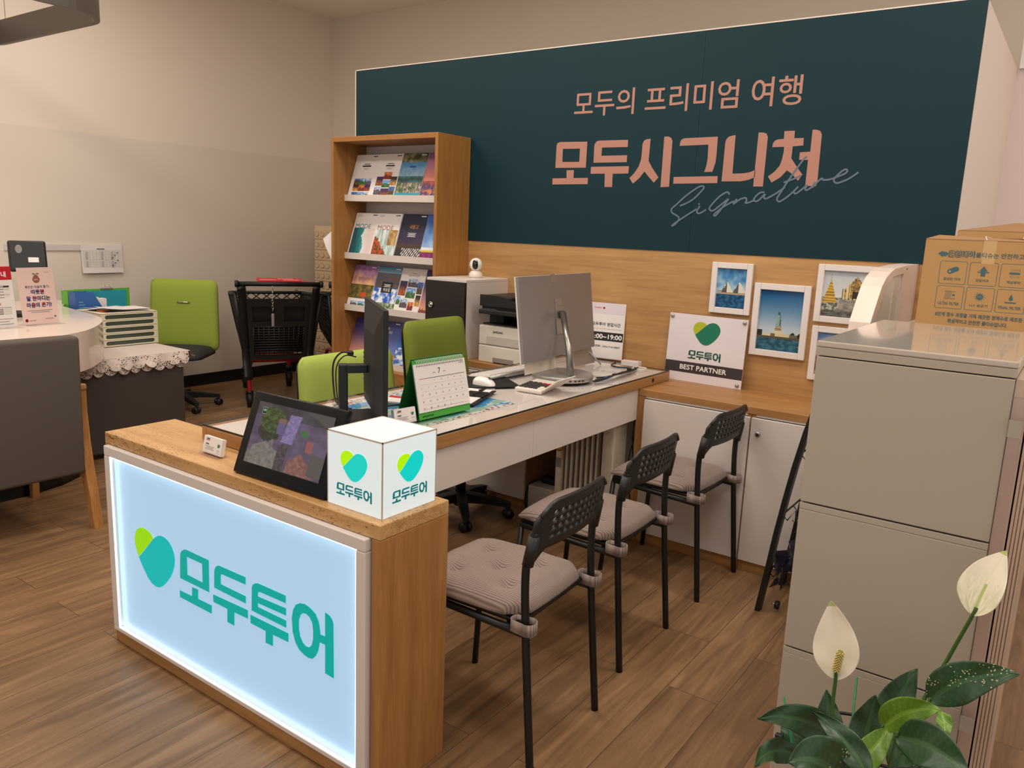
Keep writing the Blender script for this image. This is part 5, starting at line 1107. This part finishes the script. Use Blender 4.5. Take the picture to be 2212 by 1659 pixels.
# grey armchair
t = thing('armchair', 'taupe upholstered armchair with oak legs at the left edge', 'chair', (2.30, -2.35, 0), 0)
TAU = mat('taupe upholstery', C(92, 83, 77), .9, bump=.3, bscale=700)
o_ = MB(); M_ = FR((.285, 0, .60), (0, 1, 0), (.03, 0, 1)); o_.box(0, 0, 0, .64, .66, .085, TAU, .018, M_, 4); o_.build('backrest', t)
o_ = MB(); o_.box(-.06, 0, .40, .58, .56, .15, TAU, .03, None, 4); o_.build('seat', t)
for s in (-1, 1):
    o = MB()
    def legshape(P_, wd):
        V = []; F = []
        for x, z, tx in P_:
            for a, b in ((-1, -1), (1, -1), (1, 1), (-1, 1)): V.append((x+a*tx/2, s*.340+b*wd/2, z))
        for i in range(len(P_)-1):
            for q in range(4): F.append((4*i+q, 4*i+(q+1) % 4, 4*i+4+(q+1) % 4, 4*i+4+q))
        F += [(3, 2, 1, 0), tuple(4*(len(P_)-1)+q for q in range(4))]; o.add(V, F, BEECH)
    legshape([(.345, 0, .038), (.318, .14, .046), (.285, .28, .055), (.262, .42, .052), (.252, .56, .046), (.25, .665, .05)], .044); o.build('leg', t)
    o = MB(); legshape([(-.30, 0, .034), (-.295, .30, .05), (-.295, .585, .045)], .034); o.build('leg', t)
    MB().box(0, 0, 0, .61, .05, .03, OAK_X, .008, M=Matrix.Translation((-.02, s*.340, .640)) @ Matrix.Rotation(-.13, 4, 'Y')).build('armrest', t)
# ring pendant
t = thing('pendant_lamp', 'dark rounded rectangular ring pendant hanging at the top left corner', 'lamp', (1.22, -2.22, 2.5))
DKB = mat('bronze lamp band', C(84, 74, 66), .45); o_ = MB()
def rr(w_, l_, r, n=10):
    o = []
    for cx, cy, a0 in ((w_-r, l_-r, 0), (-w_+r, l_-r, pi/2), (-w_+r, -l_+r, pi), (w_-r, -l_+r, 1.5*pi)):
        for q in range(n+1): a = a0+pi/2*q/n; o.append((cx+r*cos(a), cy+r*sin(a)))
    return o
A_, B_ = rr(.79, .80, .26), rr(.762, .772, .235); n = len(A_); V = [(a, b, z) for z in (0, .14) for a, b in A_]+[(a, b, z) for z in (0, .14) for a, b in B_]; F = []
for q in range(n):
    p = (q+1) % n; F += [(q, p, n+p, n+q), (2*n+p, 2*n+q, 3*n+q, 3*n+p), (p, q, 2*n+q, 2*n+p), (n+q, n+p, 3*n+p, 3*n+q)]
o_.add(V, F, DKB); o_.build('ring_band', t)
o_ = MB(); V = [(a*.985, b*.985, .1405) for a, b in A_]+[(a*1.012, b*1.012, .1405) for a, b in B_]; o_.add(V, [(q, (q+1) % n, n+(q+1) % n, n+q) for q in range(n)], mat('opal diffuser', C(230, 220, 205), .4)); o_.build('diffuser', t)
o_ = MB()
for x, y in ((-.5, -.785), (.5, -.785), (-.5, .785), (.5, .785)): o_.cyl((x, y, .14), (x, y, .94), .002, SIL, 6)
o_.build('suspension_wire', t)
# ---------------------------------------------------------------- right side: filing cabinet and what stands round it
FCM = mat('warm grey cabinet enamel', C(176, 166, 152), .38, spec=.5)
FCT = mat('cabinet top enamel', C(190, 178, 166), .12, coat=.6)
t = thing('filing_cabinet', 'tall warm grey four-drawer filing cabinet behind the peace lily', 'cabinet', (6.0765, -1.582, 0)); wx, dy = .1955, .358
o_ = MB(); o_.bx(-wx, wx, -dy+.02, dy, .02, 1.235, FCM, .002); o_.bx(-wx+.02, wx-.02, -dy+.04, dy-.02, 0, .0195, BLK); o_.build('body', t)
MB().bx(-wx-.002, wx+.002, -dy, dy, 1.2555, 1.27, FCT, .003).build('top', t); MB().bx(-wx-.001, wx+.001, -dy, dy-.001, 1.2365, 1.255, FCM, .001).build('top_rim', t)
for z0, z1 in ((.885, 1.234), (.512, .866), (.14, .494), (.03, .122)):
    o = MB(); o.bx(-wx, wx, -dy, -dy+.0195, z0, z1, FCM, .002); d = o.build('drawer', t)
    o = MB(); o.bx(-wx, wx, -dy, -dy+.0195, z0-.0185, z0-.0035, FCM, .001); o.bx(-wx+.02, wx-.02, -dy+.003, -dy+.0195, z0-.0034, z0-.0003, BLK); o.build('grip_rail', d)
o_ = MB(); o_.bx(0, .022, -.362, -.342, 0, 1.2, ACR); tag(o_.build('acrylic_panel', None, (6.2745, -1.60, 0)), 'clear acrylic panel on the right side of the filing cabinet', 'panel')
ap = bpy.data.objects['acrylic_panel']
for z in (1.12, .46): MB().bx(-.001, .023, -.3635, -.3625, z, z+.035, mat('frosted bracket', C(170, 160, 150), .3)).build('bracket', ap)
RIB = mat('beige ribbed laminate', C(192, 166, 146), .5); o_ = MB(); o_.bx(-.030, -.003, .003, .62, 0, 1.235, mat('blush reflection strip', C(196, 172, 156), .15)); o_.bx(0, .032, .004, .62, .0, 1.235, RIB)  # smooth strip added; its blush colour stands in for reflections beside the cabinet
for k in range(5): o_.bx(.0005+.0066*k, .0052+.0066*k, -.001, .0035, 0, 1.235, RIB)
tag(o_.build('ribbed_panel', None, (6.303, -1.938, 0)), 'narrow beige ribbed panel right of the filing cabinet', 'panel')
t = thing('storage_cabinet', 'plain grey cabinet behind the filing cabinet, under the cartons', 'cabinet', (6.11, -.73, 0)); o_ = MB(); o_.bx(-.20, .17, -.47, .47, .02, 1.235, FCM, .002); o_.bx(-.18, .15, -.45, .45, 0, .0195, BLK); o_.build('body', t); MB().bx(-.20, .17, -.475, .475, 1.2355, 1.25, FCM, .002).build('top', t)
# cartons
CARD = mat('kraft cardboard', C(190, 148, 96), .8, var=.05, vscale=5); CARDI = mat('kraft inside', C(150, 112, 74), .85); SLATE = mat('slate blue carton print', C(70, 104, 112), .7)
t = thing('carton', 'kraft carton with blue icon print on top behind the filing cabinet', 'box', (6.113, -.92, 1.2505)); w2, d2, hh = .165, .18, .262
o_ = MB(); o_.bx(-w2, w2, -d2, -d2+.004, 0, hh, CARD); o_.bx(-w2, w2, d2-.004, d2, 0, hh, CARD); o_.bx(-w2, -w2+.004, -d2+.0041, d2-.0041, 0, hh, CARD); o_.bx(w2-.004, w2, -d2+.0041, d2-.0041, 0, hh, CARD); o_.bx(-w2+.004, w2-.004, -d2+.004, d2-.004, 0, .004, CARDI); o_.build('body', t)
for a, b, c_, d in (((-w2, -d2, hh), (w2, -d2, hh), (w2-.01, -.005, hh+.004), (-w2+.01, -.01, hh+.014)), ((-w2, d2, hh), (w2, d2, hh), (w2-.01, .005, hh+.012), (-w2+.01, 0, hh+.006))):
    o = MB(); V = [a, b, c_, d]; o.add([(*p[:2], p[2]) for p in V]+[(*p[:2], p[2]+.003) for p in V], [(0, 1, 2, 3), (7, 6, 5, 4), (0, 4, 5, 1), (1, 5, 6, 2), (2, 6, 7, 3), (3, 7, 4, 0)], CARDI); o.build('flap', t)
T = FRONT(0, -d2-.0002, 0); o_ = MB(); Lz = lambda z: z-1.2505+.012
o_.poly([(-.128, .222), (-.118, .229), (-.105, .227), (-.100, .221), (-.106, .214), (-.118, .213)][::-1], SLATE, T)
o_.text('클린데이', T, -.066, .214, SLATE, h=.0175, bold=.0022); o_.text('클린데이', T, -.066, .2145, CARD, h=.0165, z=.0012); o_.text('물티슈는 안전하고 깨끗', T, .050, .2145, SLATE, h=.0145, w=.155, bold=.0003)
def rrect(x0, y0, x1, y1, r, n=4):
    o = []
    for cx, cy, a0 in ((x1-r, y1-r, 0), (x0+r, y1-r, pi/2), (x0+r, y0+r, pi), (x1-r, y0+r, 1.5*pi)):
        for q in range(n+1): a = a0+pi/2*q/n; o.append((cx+r*cos(a), cy+r*sin(a)))
    return o
for r in range(2):
    for k in range(3):
        x0, y0 = -.118+.079*k, .133-.0735*r; x1, y1 = x0+.073, y0+.068
        o_.poly(rrect(x0, y0, x1, y1, .005), SLATE, T, hole=rrect(x0+.0014, y0+.0014, x1-.0014, y1-.0014, .004)); cx = (x0+x1)/2; cy = y0+.041
        o_.text((('활성탄 여과', '정밀여과', '역삼투막'), ('ULTRA FILTER', 'U.V 살균기', 'FINAL FILTER'))[r][k], T, cx, y0+.011, SLATE, h=.0085, w=(None, None, None, .056, .046, .056)[3*r+k] if r else None, bold=.0001)
        if (r, k) == (0, 0):
            R_ = T @ Matrix.Translation((cx, cy, 0)) @ Matrix.Rotation(.45, 4, 'Z'); o_.poly(rrect(-.016, -.0075, .016, .0075, .007), SLATE, R_); o_.poly([(-.009+.0032*cos(a), .0032*sin(a)) for a in [2*pi*q/10 for q in range(10)]], CARD, R_ @ Matrix.Translation((0, 0, .0006)))
        elif (r, k) == (0, 1): o_.poly([(cx-.006, cy-.014), (cx+.006, cy-.014), (cx+.006, cy+.002), (cx+.011, cy+.002), (cx, cy+.016), (cx-.011, cy+.002), (cx-.006, cy+.002)], SLATE, T); o_.rect(cx-.015, cy-.003, cx+.015, cy, SLATE, T, .0004)
        elif (r, k) == (0, 2):
            o_.rect(cx-.013, cy-.003, cx+.013, cy+.003, SLATE, T, .0004)
            for q in range(5): o_.rect(cx-.010+.005*q, cy+.007, cx-.009+.005*q, cy+.013, SLATE, T, .0004); o_.rect(cx-.010+.005*q, cy-.013, cx-.009+.005*q, cy-.007, SLATE, T, .0004)
        elif (r, k) == (1, 0):
            o_.rect(cx-.015, cy+.0105, cx+.015, cy+.0115, SLATE, T, .0004); o_.rect(cx-.015, cy-.0115, cx+.015, cy-.0105, SLATE, T, .0004)
            for q in range(6): o_.poly([(cx-.014+.003*q, cy-.01), (cx-.013+.003*q, cy-.01), (cx-.010+.003*q, cy+.01), (cx-.011+.003*q, cy+.01)], SLATE, T)
            o_.poly([(cx+.006, cy-.002), (cx+.010, cy-.002), (cx+.010, cy-.005), (cx+.015, cy), (cx+.010, cy+.005), (cx+.010, cy+.002), (cx+.006, cy+.002)], SLATE, T)
        elif (r, k) == (1, 1):
            o_.poly([(cx+.0095*cos(a), cy+.0095*sin(a)) for a in [2*pi*q/16 for q in range(16)]], SLATE, T); o_.text('UV', T, cx, cy-.0025, CARD, h=.0055, z=.0012)
            for q in range(12): a = 2*pi*q/12; o_.poly([(cx+.0105*cos(a-.1), cy+.0105*sin(a-.1)), (cx+.0105*cos(a+.1), cy+.0105*sin(a+.1)), (cx+.015*cos(a), cy+.015*sin(a))], SLATE, T)
        else:
            o_.poly([(cx+.0055*cos(a), cy+.0055*sin(a)) for a in [pi*.8+pi*1.4*q/12 for q in range(13)]]+[(cx, cy+.014)], SLATE, T); o_.rect(cx-.014, cy-.0125, cx+.014, cy-.009, SLATE, T, .0004)
o_.text('6단계 정수 과정을 거쳐 깨끗한 정제수로 제조한', T, 0, .036, SLATE, h=.0125, w=.225, bold=.0003); o_.text('위생적이고 안전한 물티슈입니다.', T, 0, .017, SLATE, h=.0125, w=.155, bold=.0003); o_.build('print', t)
o_ = MB(); o_.rect(-.012, .196, .022, hh+.002, mat('clear tape', C(206, 168, 118), .2), T, .0004); o_.tube([(.0, -d2-.001, hh-.006), (-.012, -d2+.02, hh+.014), (.004, -d2+.03, hh+.01)], .0012, WHT, 5); o_.build('tape', t)
t = thing('carton', 'smaller open carton behind the icon-printed carton', 'box', (6.15, -.43, 1.2505)); w2, d2, hh = .185, .14, .30
o_ = MB(); o_.bx(-w2, w2, -d2, -d2+.004, 0, hh, CARD); o_.bx(-w2, w2, d2-.004, d2, 0, hh, CARD); o_.bx(-w2, -w2+.004, -d2+.0041, d2-.0041, 0, hh, CARD); o_.bx(w2-.004, w2, -d2+.0041, d2-.0041, 0, hh, CARD); o_.bx(-w2+.004, w2-.004, -d2+.004, d2-.004, 0, .004, CARDI); o_.build('body', t)
o_ = MB(); V = [(-w2, -d2+.02, hh), (w2, -d2+.02, hh), (w2-.04, .06, hh+.02), (-.02, .05, hh+.035)]; o_.add(V+[(a, b, c_+.003) for a, b, c_ in V], [(0, 1, 2, 3), (7, 6, 5, 4), (0, 4, 5, 1), (1, 5, 6, 2), (2, 6, 7, 3), (3, 7, 4, 0)], CARDI); o_.build('flap', t)
tag(MB().tube([(0, 0, 0), (.075, .12, .42)], .006, WHT, 8).build('white_rod', None, (6.125, -.72, 1.2505)), 'slim white rod standing up behind the icon-printed carton', 'rod')
# white divider panel with rounded top
t = thing('divider_panel', 'white divider panel with rounded top and frosted glass inset', 'panel', (5.735, -.45, 0)); FR_ = FR((-.035, 0, 0), (0, 1, 0), (0, 0, 1))
prof = [(-.46, 0), (-.425, .9), (-.394, 1.221), (-.326, 1.295), (-.277, 1.343), (-.217, 1.374), (-.145, 1.393), (-.067, 1.405), (.165, 1.413), (.436, 1.416), (.436, 0)]
prof = [(-.50, 0), (-.46, .8), (-.42, 1.11)]+prof[2:]
ins = [(-.40, .10), (-.385, .9), (-.336, 1.222), (-.246, 1.291), (-.175, 1.348), (-.09, 1.375), (.108, 1.383), (.108, .10)]
WP = mat('white divider enamel', C(236, 216, 204), .3); o_ = MB(); o_.poly(prof, WP, FR_, hole=list(reversed(ins)), d=.07); o_.build('frame', t)
o_ = MB(); o_.poly(ins, mat('frosted glass', C(222, 230, 222), .25), FR_ @ Matrix.Translation((0, 0, .052)), d=.012)
for y in (-.22, -.04): o_.bx(.026, .032, y-.004, y+.004, .10, 1.35, WP)
o_.build('frosted_glass', t); MB().cyl((.0352, .17, 1.40), (.0365, .17, 1.40), .004, DGR).build('screw', t)
# black wire brochure stand leaning on the divider
t = thing('wire_stand', 'folded black wire brochure stand leaning between low cabinet and filing cabinet', 'stand', (5.47, -.585, 0)); sl = .145
def rail(y):
    V = []; F = []; P_ = [(-.01, .0), (.012, .17), (.032, .34), (.053, .49), (.075, .63), (.103, .775), (.14, .93), (.19, 1.08)]
    for x, z in P_:
        for a, b in ((-.010, -.018), (.010, -.018), (.010, .018), (-.010, .018)): V.append((x+a, y+b, z))
    for i in range(len(P_)-1):
        for q in range(4): F.append((4*i+q, 4*i+(q+1) % 4, 4*i+4+(q+1) % 4, 4*i+4+q))
    F += [(3, 2, 1, 0), tuple(4*(len(P_)-1)+q for q in range(4))]; return MB().add(V, F, BLKS)
rail(-.155).build('side_rail', t); rail(.155).build('side_rail', t)
for x, z in ((.012, .17), (.042, .42), (.085, .68), (.13, .90)):
    o = MB(); o.tube([(x, -.15, z), (x, .15, z)], .004, BLKS, 6)
    for y in (-.14, 0, .14): o.tube([(x, y, z), (x+.02, y, z-.02), (x+.05, y, z+.03), (x+.055, y, z-.06)], .0028, BLKS, 6)
    o.tube([(x+.055, -.15, z-.06), (x+.055, .15, z-.06)], .0035, BLKS, 6); o.build('wire_shelf', t)
o_ = MB()
for y, z in ((-.125, .40), (-.125, .03), (.12, .03), (.12, .30)): o_.cyl((.03+z*.12, y, z), (.045+z*.12, y, z), .004, SIL, 8); o_.cyl((.045+z*.12, y, z), (.06+z*.12, y, z), .018, BLK, 12)
o_.build('knob', t)
o_ = MB(); V = []; F = []
for i in range(9):
    for j in range(7): u, v = i/8, j/6; V.append((.02+.05*v*.3+.02*sin(u*9+v*5)+.02*u, -.14+.29*u, .10+.17*v*(1-.3*u)+.012*sin(v*11+u*4)))
for i in range(8):
    for j in range(6): q = i*7+j; F.append((q, q+7, q+8, q+1))
o_.add(V, F, mat('dark blue film', C(24, 36, 78), .25), None, True); o_.build('plastic_wrap', t)
# ---------------------------------------------------------------- peace lily
PB = Vector((6.13, -2.27, 0)); PL = thing('peace_lily', 'potted peace lily with two white flowers in front of the filing cabinet', 'plant', tuple(PB))
o_ = MB(); o_.lathe([(.07, 0), (.075, .004), (.105, .245), (.112, .25), (.112, .27), (.104, .27), (.1, .25)], mat('dark plastic pot', C(60, 50, 46), .5), 32); o_.build('pot', PL)
tag(MB().lathe([(.099, .235), (.07, .245), (.03, .25), (.00001, .252)], mat('potting soil', C(48, 36, 28), .95, bump=1, bscale=90), 24).build('soil', PL))
def leaf_mat(name, c1, c2, speck=0):
    m, nt, b = nodes(name); L = nt.links.new; N = nt.nodes.new; a = N('ShaderNodeAttribute'); a.attribute_name = 'Col'; sx = N('ShaderNodeSeparateColor'); L(a.outputs['Color'], sx.inputs[0])
    tc = N('ShaderNodeTexCoord'); n = N('ShaderNodeTexNoise'); n.inputs['Scale'].default_value = 26; n.inputs['Detail'].default_value = 4; L(tc.outputs['Object'], n.inputs[0]); mx = N('ShaderNodeMix'); mx.data_type = 'RGBA'; mx.inputs[6].default_value = c1; mx.inputs[7].default_value = c2
    ad = N('ShaderNodeMath'); ad.operation = 'MULTIPLY_ADD'; L(n.outputs['Fac'], ad.inputs[0]); ad.inputs[1].default_value = .6; L(sx.outputs[0], ad.inputs[2]); L(ad.outputs[0], mx.inputs[0]); last = mx.outputs[2]
    if speck:
        v = N('ShaderNodeTexVoronoi'); v.inputs['Scale'].default_value = 190; L(tc.outputs['Object'], v.inputs[0]); lt = N('ShaderNodeMath'); lt.operation = 'LESS_THAN'; lt.inputs[1].default_value = .26; L(v.outputs['Distance'], lt.inputs[0])
        n2 = N('ShaderNodeTexNoise'); n2.inputs['Scale'].default_value = 14; L(tc.outputs['Object'], n2.inputs[0]); g = N('ShaderNodeMath'); g.operation = 'GREATER_THAN'; g.inputs[1].default_value = .52; L(n2.outputs['Fac'], g.inputs[0]); ml = N('ShaderNodeMath'); ml.operation = 'MULTIPLY'; L(lt.outputs[0], ml.inputs[0]); L(g.outputs[0], ml.inputs[1])
        m2 = N('ShaderNodeMix'); m2.data_type = 'RGBA'; m2.inputs[7].default_value = C(214, 206, 160); L(ml.outputs[0], m2.inputs[0]); L(last, m2.inputs[6]); last = m2.outputs[2]
    L(last, b.inputs['Base Color']); b.inputs['Roughness'].default_value = .33; b.inputs['Subsurface Weight'].default_value = 0; return m
LD = leaf_mat('dark lily leaf', C(22, 52, 28), C(58, 92, 56)); LS = leaf_mat('specked lily leaf', C(24, 56, 32), C(62, 98, 62), 1); LB = leaf_mat('bright lily leaf', C(70, 110, 24), C(120, 156, 50))
STEM = mat('lily stem green', C(58, 92, 38), .5); CAMV = Vector((6.36, -3.82, 1.49))
def leaf(base, tip, wd, m, bow=(0, 0, .0), face=None, fold=.12, name='leaf', parent=PL, root=True, twist=0, wav=.004, shape=.75, nu=34, nv=16, col=None):
    b, p = Vector(base)-PB, Vector(tip)-PB; mid = (b+p)/2+Vector(bow); V = []; F = []; cs = []
    f0 = Vector(face) if face else (CAMV-PB-mid).normalized()
    for i in range(nu+1):
        s = i/nu; c_ = b*(1-s)**2+mid*2*s*(1-s)+p*s*s; d = ((mid-b)*(1-s)+(p-mid)*s).normalized(); side = d.cross(f0).normalized(); side.rotate(Matrix.Rotation(twist*s, 3, d)); nrm = side.cross(d).normalized()
        hw = wd/2*(sin(pi*s**shape)**.8)*(1-.25*s)*1.12 if 0 < s < 1 else .0006
        for j in range(nv+1):
            u = -1+2*j/nv; V.append(tuple(c_+side*(u*hw)+nrm*(abs(u)**1.3*hw*fold*2+wav*sin(s*14+u*2)*abs(u))))
    for i in range(nu):
        for j in range(nv): a = i*(nv+1)+j; F.append((a, a+1, a+nv+2, a+nv+1)); av = abs(-1+2*(j+.5)/nv); g = .05+.22*max(0, sin(i/nu*75-av*9))**2; cs.append((g if av > .07 else .6, 0, 0, 1) if not col else col(i/nu, -1+2*(j+.5)/nv))
    o = MB(); o.add(V, F, m, None, True, None, cs); ob = o.build(name, parent); md = ob.modifiers.new('thickness', 'SOLIDIFY'); md.thickness = .0006
    if root:
        r0 = Vector((.02*math.copysign(1, b.x), .01, .25)); o = MB(); o.tube(smooth_path([r0, (r0+b)/2+Vector((b.x*.15, b.y*.15, .02)), b, b+(p-b)*.02]), .0036, STEM, 6, r1=.0022); s_ = o.build('stalk', ob)
    return ob
for a in (((6.09, -2.241, .50), (5.973, -2.426, .600), .062, LD, (0, -.01, .055)), ((6.033, -2.344, .505), (5.995, -2.49, .545), .045, LD, (-.02, 0, .03)), ((6.12, -2.36, .50), (6.045, -2.46, .56), .10, LS, (0, 0, .045)), ((6.120, -2.166, .455), (6.128, -2.141, .572), .068, LD, (0, .01, 0)), ((6.146, -2.09, .462), (6.186, -2.036, .606), .070, LD, (-.01, 0, .01)),
          ((6.160, -2.235, .558), (6.255, -2.25, .645), .060, LB, (-.012, 0, .03)), ((6.223, -2.126, .590), (6.364, -2.125, .702), .076, LS, (-.02, 0, .03)), ((6.19, -2.271, .575), (6.316, -2.369, .605), .080, LD, (.02, 0, .03)), ((6.135, -2.32, .50), (6.178, -2.229, .568), .050, LB, (0, 0, .01)),
          ((6.165, -2.366, .53), (6.043, -2.317, .592), .050, LD, (.02, 0, .02)), ((6.03, -2.26, .42), (5.968, -2.22, .50), .055, LD, (0, 0, .01)), ((6.19, -2.186, .44), (6.214, -2.10, .54), .070, LD, (0, 0, 0)), ((6.06, -2.17, .44), (6.03, -2.13, .54), .055, LD, (0, 0, 0)), ((6.10, -2.34, .40), (6.06, -2.40, .50), .07, LD, (0, 0, .02))):
    leaf(*a)
leaf((6.255, -2.25, .645), (6.270, -2.30, .612), .026, LB, (.006, 0, .004), root=False)
SPA = leaf_mat('white spathe', C(232, 222, 200), C(238, 232, 216)); SPA2 = SPA
def spathe_mat():
    m, nt, b = nodes('cream spathe'); a = nt.nodes.new('ShaderNodeAttribute'); a.attribute_name = 'Col'; nt.links.new(a.outputs['Color'], b.inputs['Base Color']); b.inputs['Roughness'].default_value = .55; return m
SPM = spathe_mat(); c1 = C(238, 228, 208); c2 = C(176, 190, 110)
def flower(base, tip, wd, stem, face, spad, lab_back=False, bow=(0, 0, 0)):
    f = bpy.data.objects.new('flower', None); COL.objects.link(f); f.parent = PL; f.empty_display_size = .05
    cf = (lambda s, u: c2 if s > .93 or (lab_back and abs(u) < .045*(1.2-s) and s < .8) else tuple(a+(b_-a)*max(0, min(1, (.75*max(0, 1-s*1.5)*(fbm(s*7+abs(u)*6, abs(u)*22, 1)+.45) if lab_back else 0)+.45*max(0, s-.5)*max(0, 1-abs(u)*5)+.05)) for a, b_ in zip(c1, c2)))
    leaf(base, tip, wd, SPM, bow, face, .16, 'spathe', f, False, 0, .001, .80, 60, 30, cf)
    b, p = Vector(spad[0])-PB, Vector(spad[1])-PB; o = MB(); d = (p-b); L_ = d.length; d.normalize(); q = d.orthogonal().normalized(); r_ = d.cross(q); YC = mat('spadix cream', C(214, 196, 120), .6)
    o.tube([tuple(b), tuple(b+d*L_*.9), tuple(p)], .0062, mat('spadix green', C(120, 124, 60), .6), 10, r1=.005)
    for k in range(15):
        for j in range(8):
            a = 2*pi*(j+.5*(k % 2))/8; o.box(*(b+d*(L_*(k+.5)/15)+(q*cos(a)+r_*sin(a))*.0064), .0032, .0032, .0032, YC, .0012)
    o.build('spadix', f); o = MB(); o.tube(smooth_path([Vector(x)-PB for x in stem], 8), .0042, STEM, 8, r1=.0034); o.build('stem', f)
flower((6.064, -2.232, .625), (6.033, -2.212, .779), .086, [(6.13, -2.28, .25), (6.095, -2.27, .45), (6.068, -2.24, .56), (6.064, -2.232, .625), (6.063, -2.236, .650)], (.2, -1, .25), [(6.064, -2.239, .648), (6.069, -2.243, .694)], bow=(.006, .012, 0))
flower((6.272, -2.10, .783), (6.308, -2.055, .914), .088, [(6.15, -2.24, .25), (6.205, -2.13, .55), (6.243, -2.095, .68), (6.272, -2.10, .783), (6.276, -2.098, .80)], (-.45, -.8, .2), [(6.287, -2.085, .815), (6.306, -2.078, .842)], True, (-.006, -.004, .004))
t = thing('plant_support', 'black ring plant support with green stakes round the peace lily', 'support', tuple(PB))
o_ = MB(); o_.tube([(.13*cos(a)-.025, .10+.12*sin(a)*.6, .49+.012*sin(a*2)) for a in [2*pi*k/40 for k in range(40)]], .0035, BLK, 8, closed=True); o_.build('ring', t)
for a, b in (((5.977, -2.265, .566), (6.07, -2.27, .24)), ((6.081, -2.100, .575), (6.11, -2.21, .24)), ((6.225, -2.17, .50), (6.18, -2.26, .24))): MB().tube([tuple(Vector(a)-PB), tuple(Vector(b)-PB)], .0026, mat('green stake', C(30, 120, 70), .4), 8).build('stake', t)
MB().box(-.150, -.01, .485, .016, .012, .014, BLK, .003).build('clip', t)
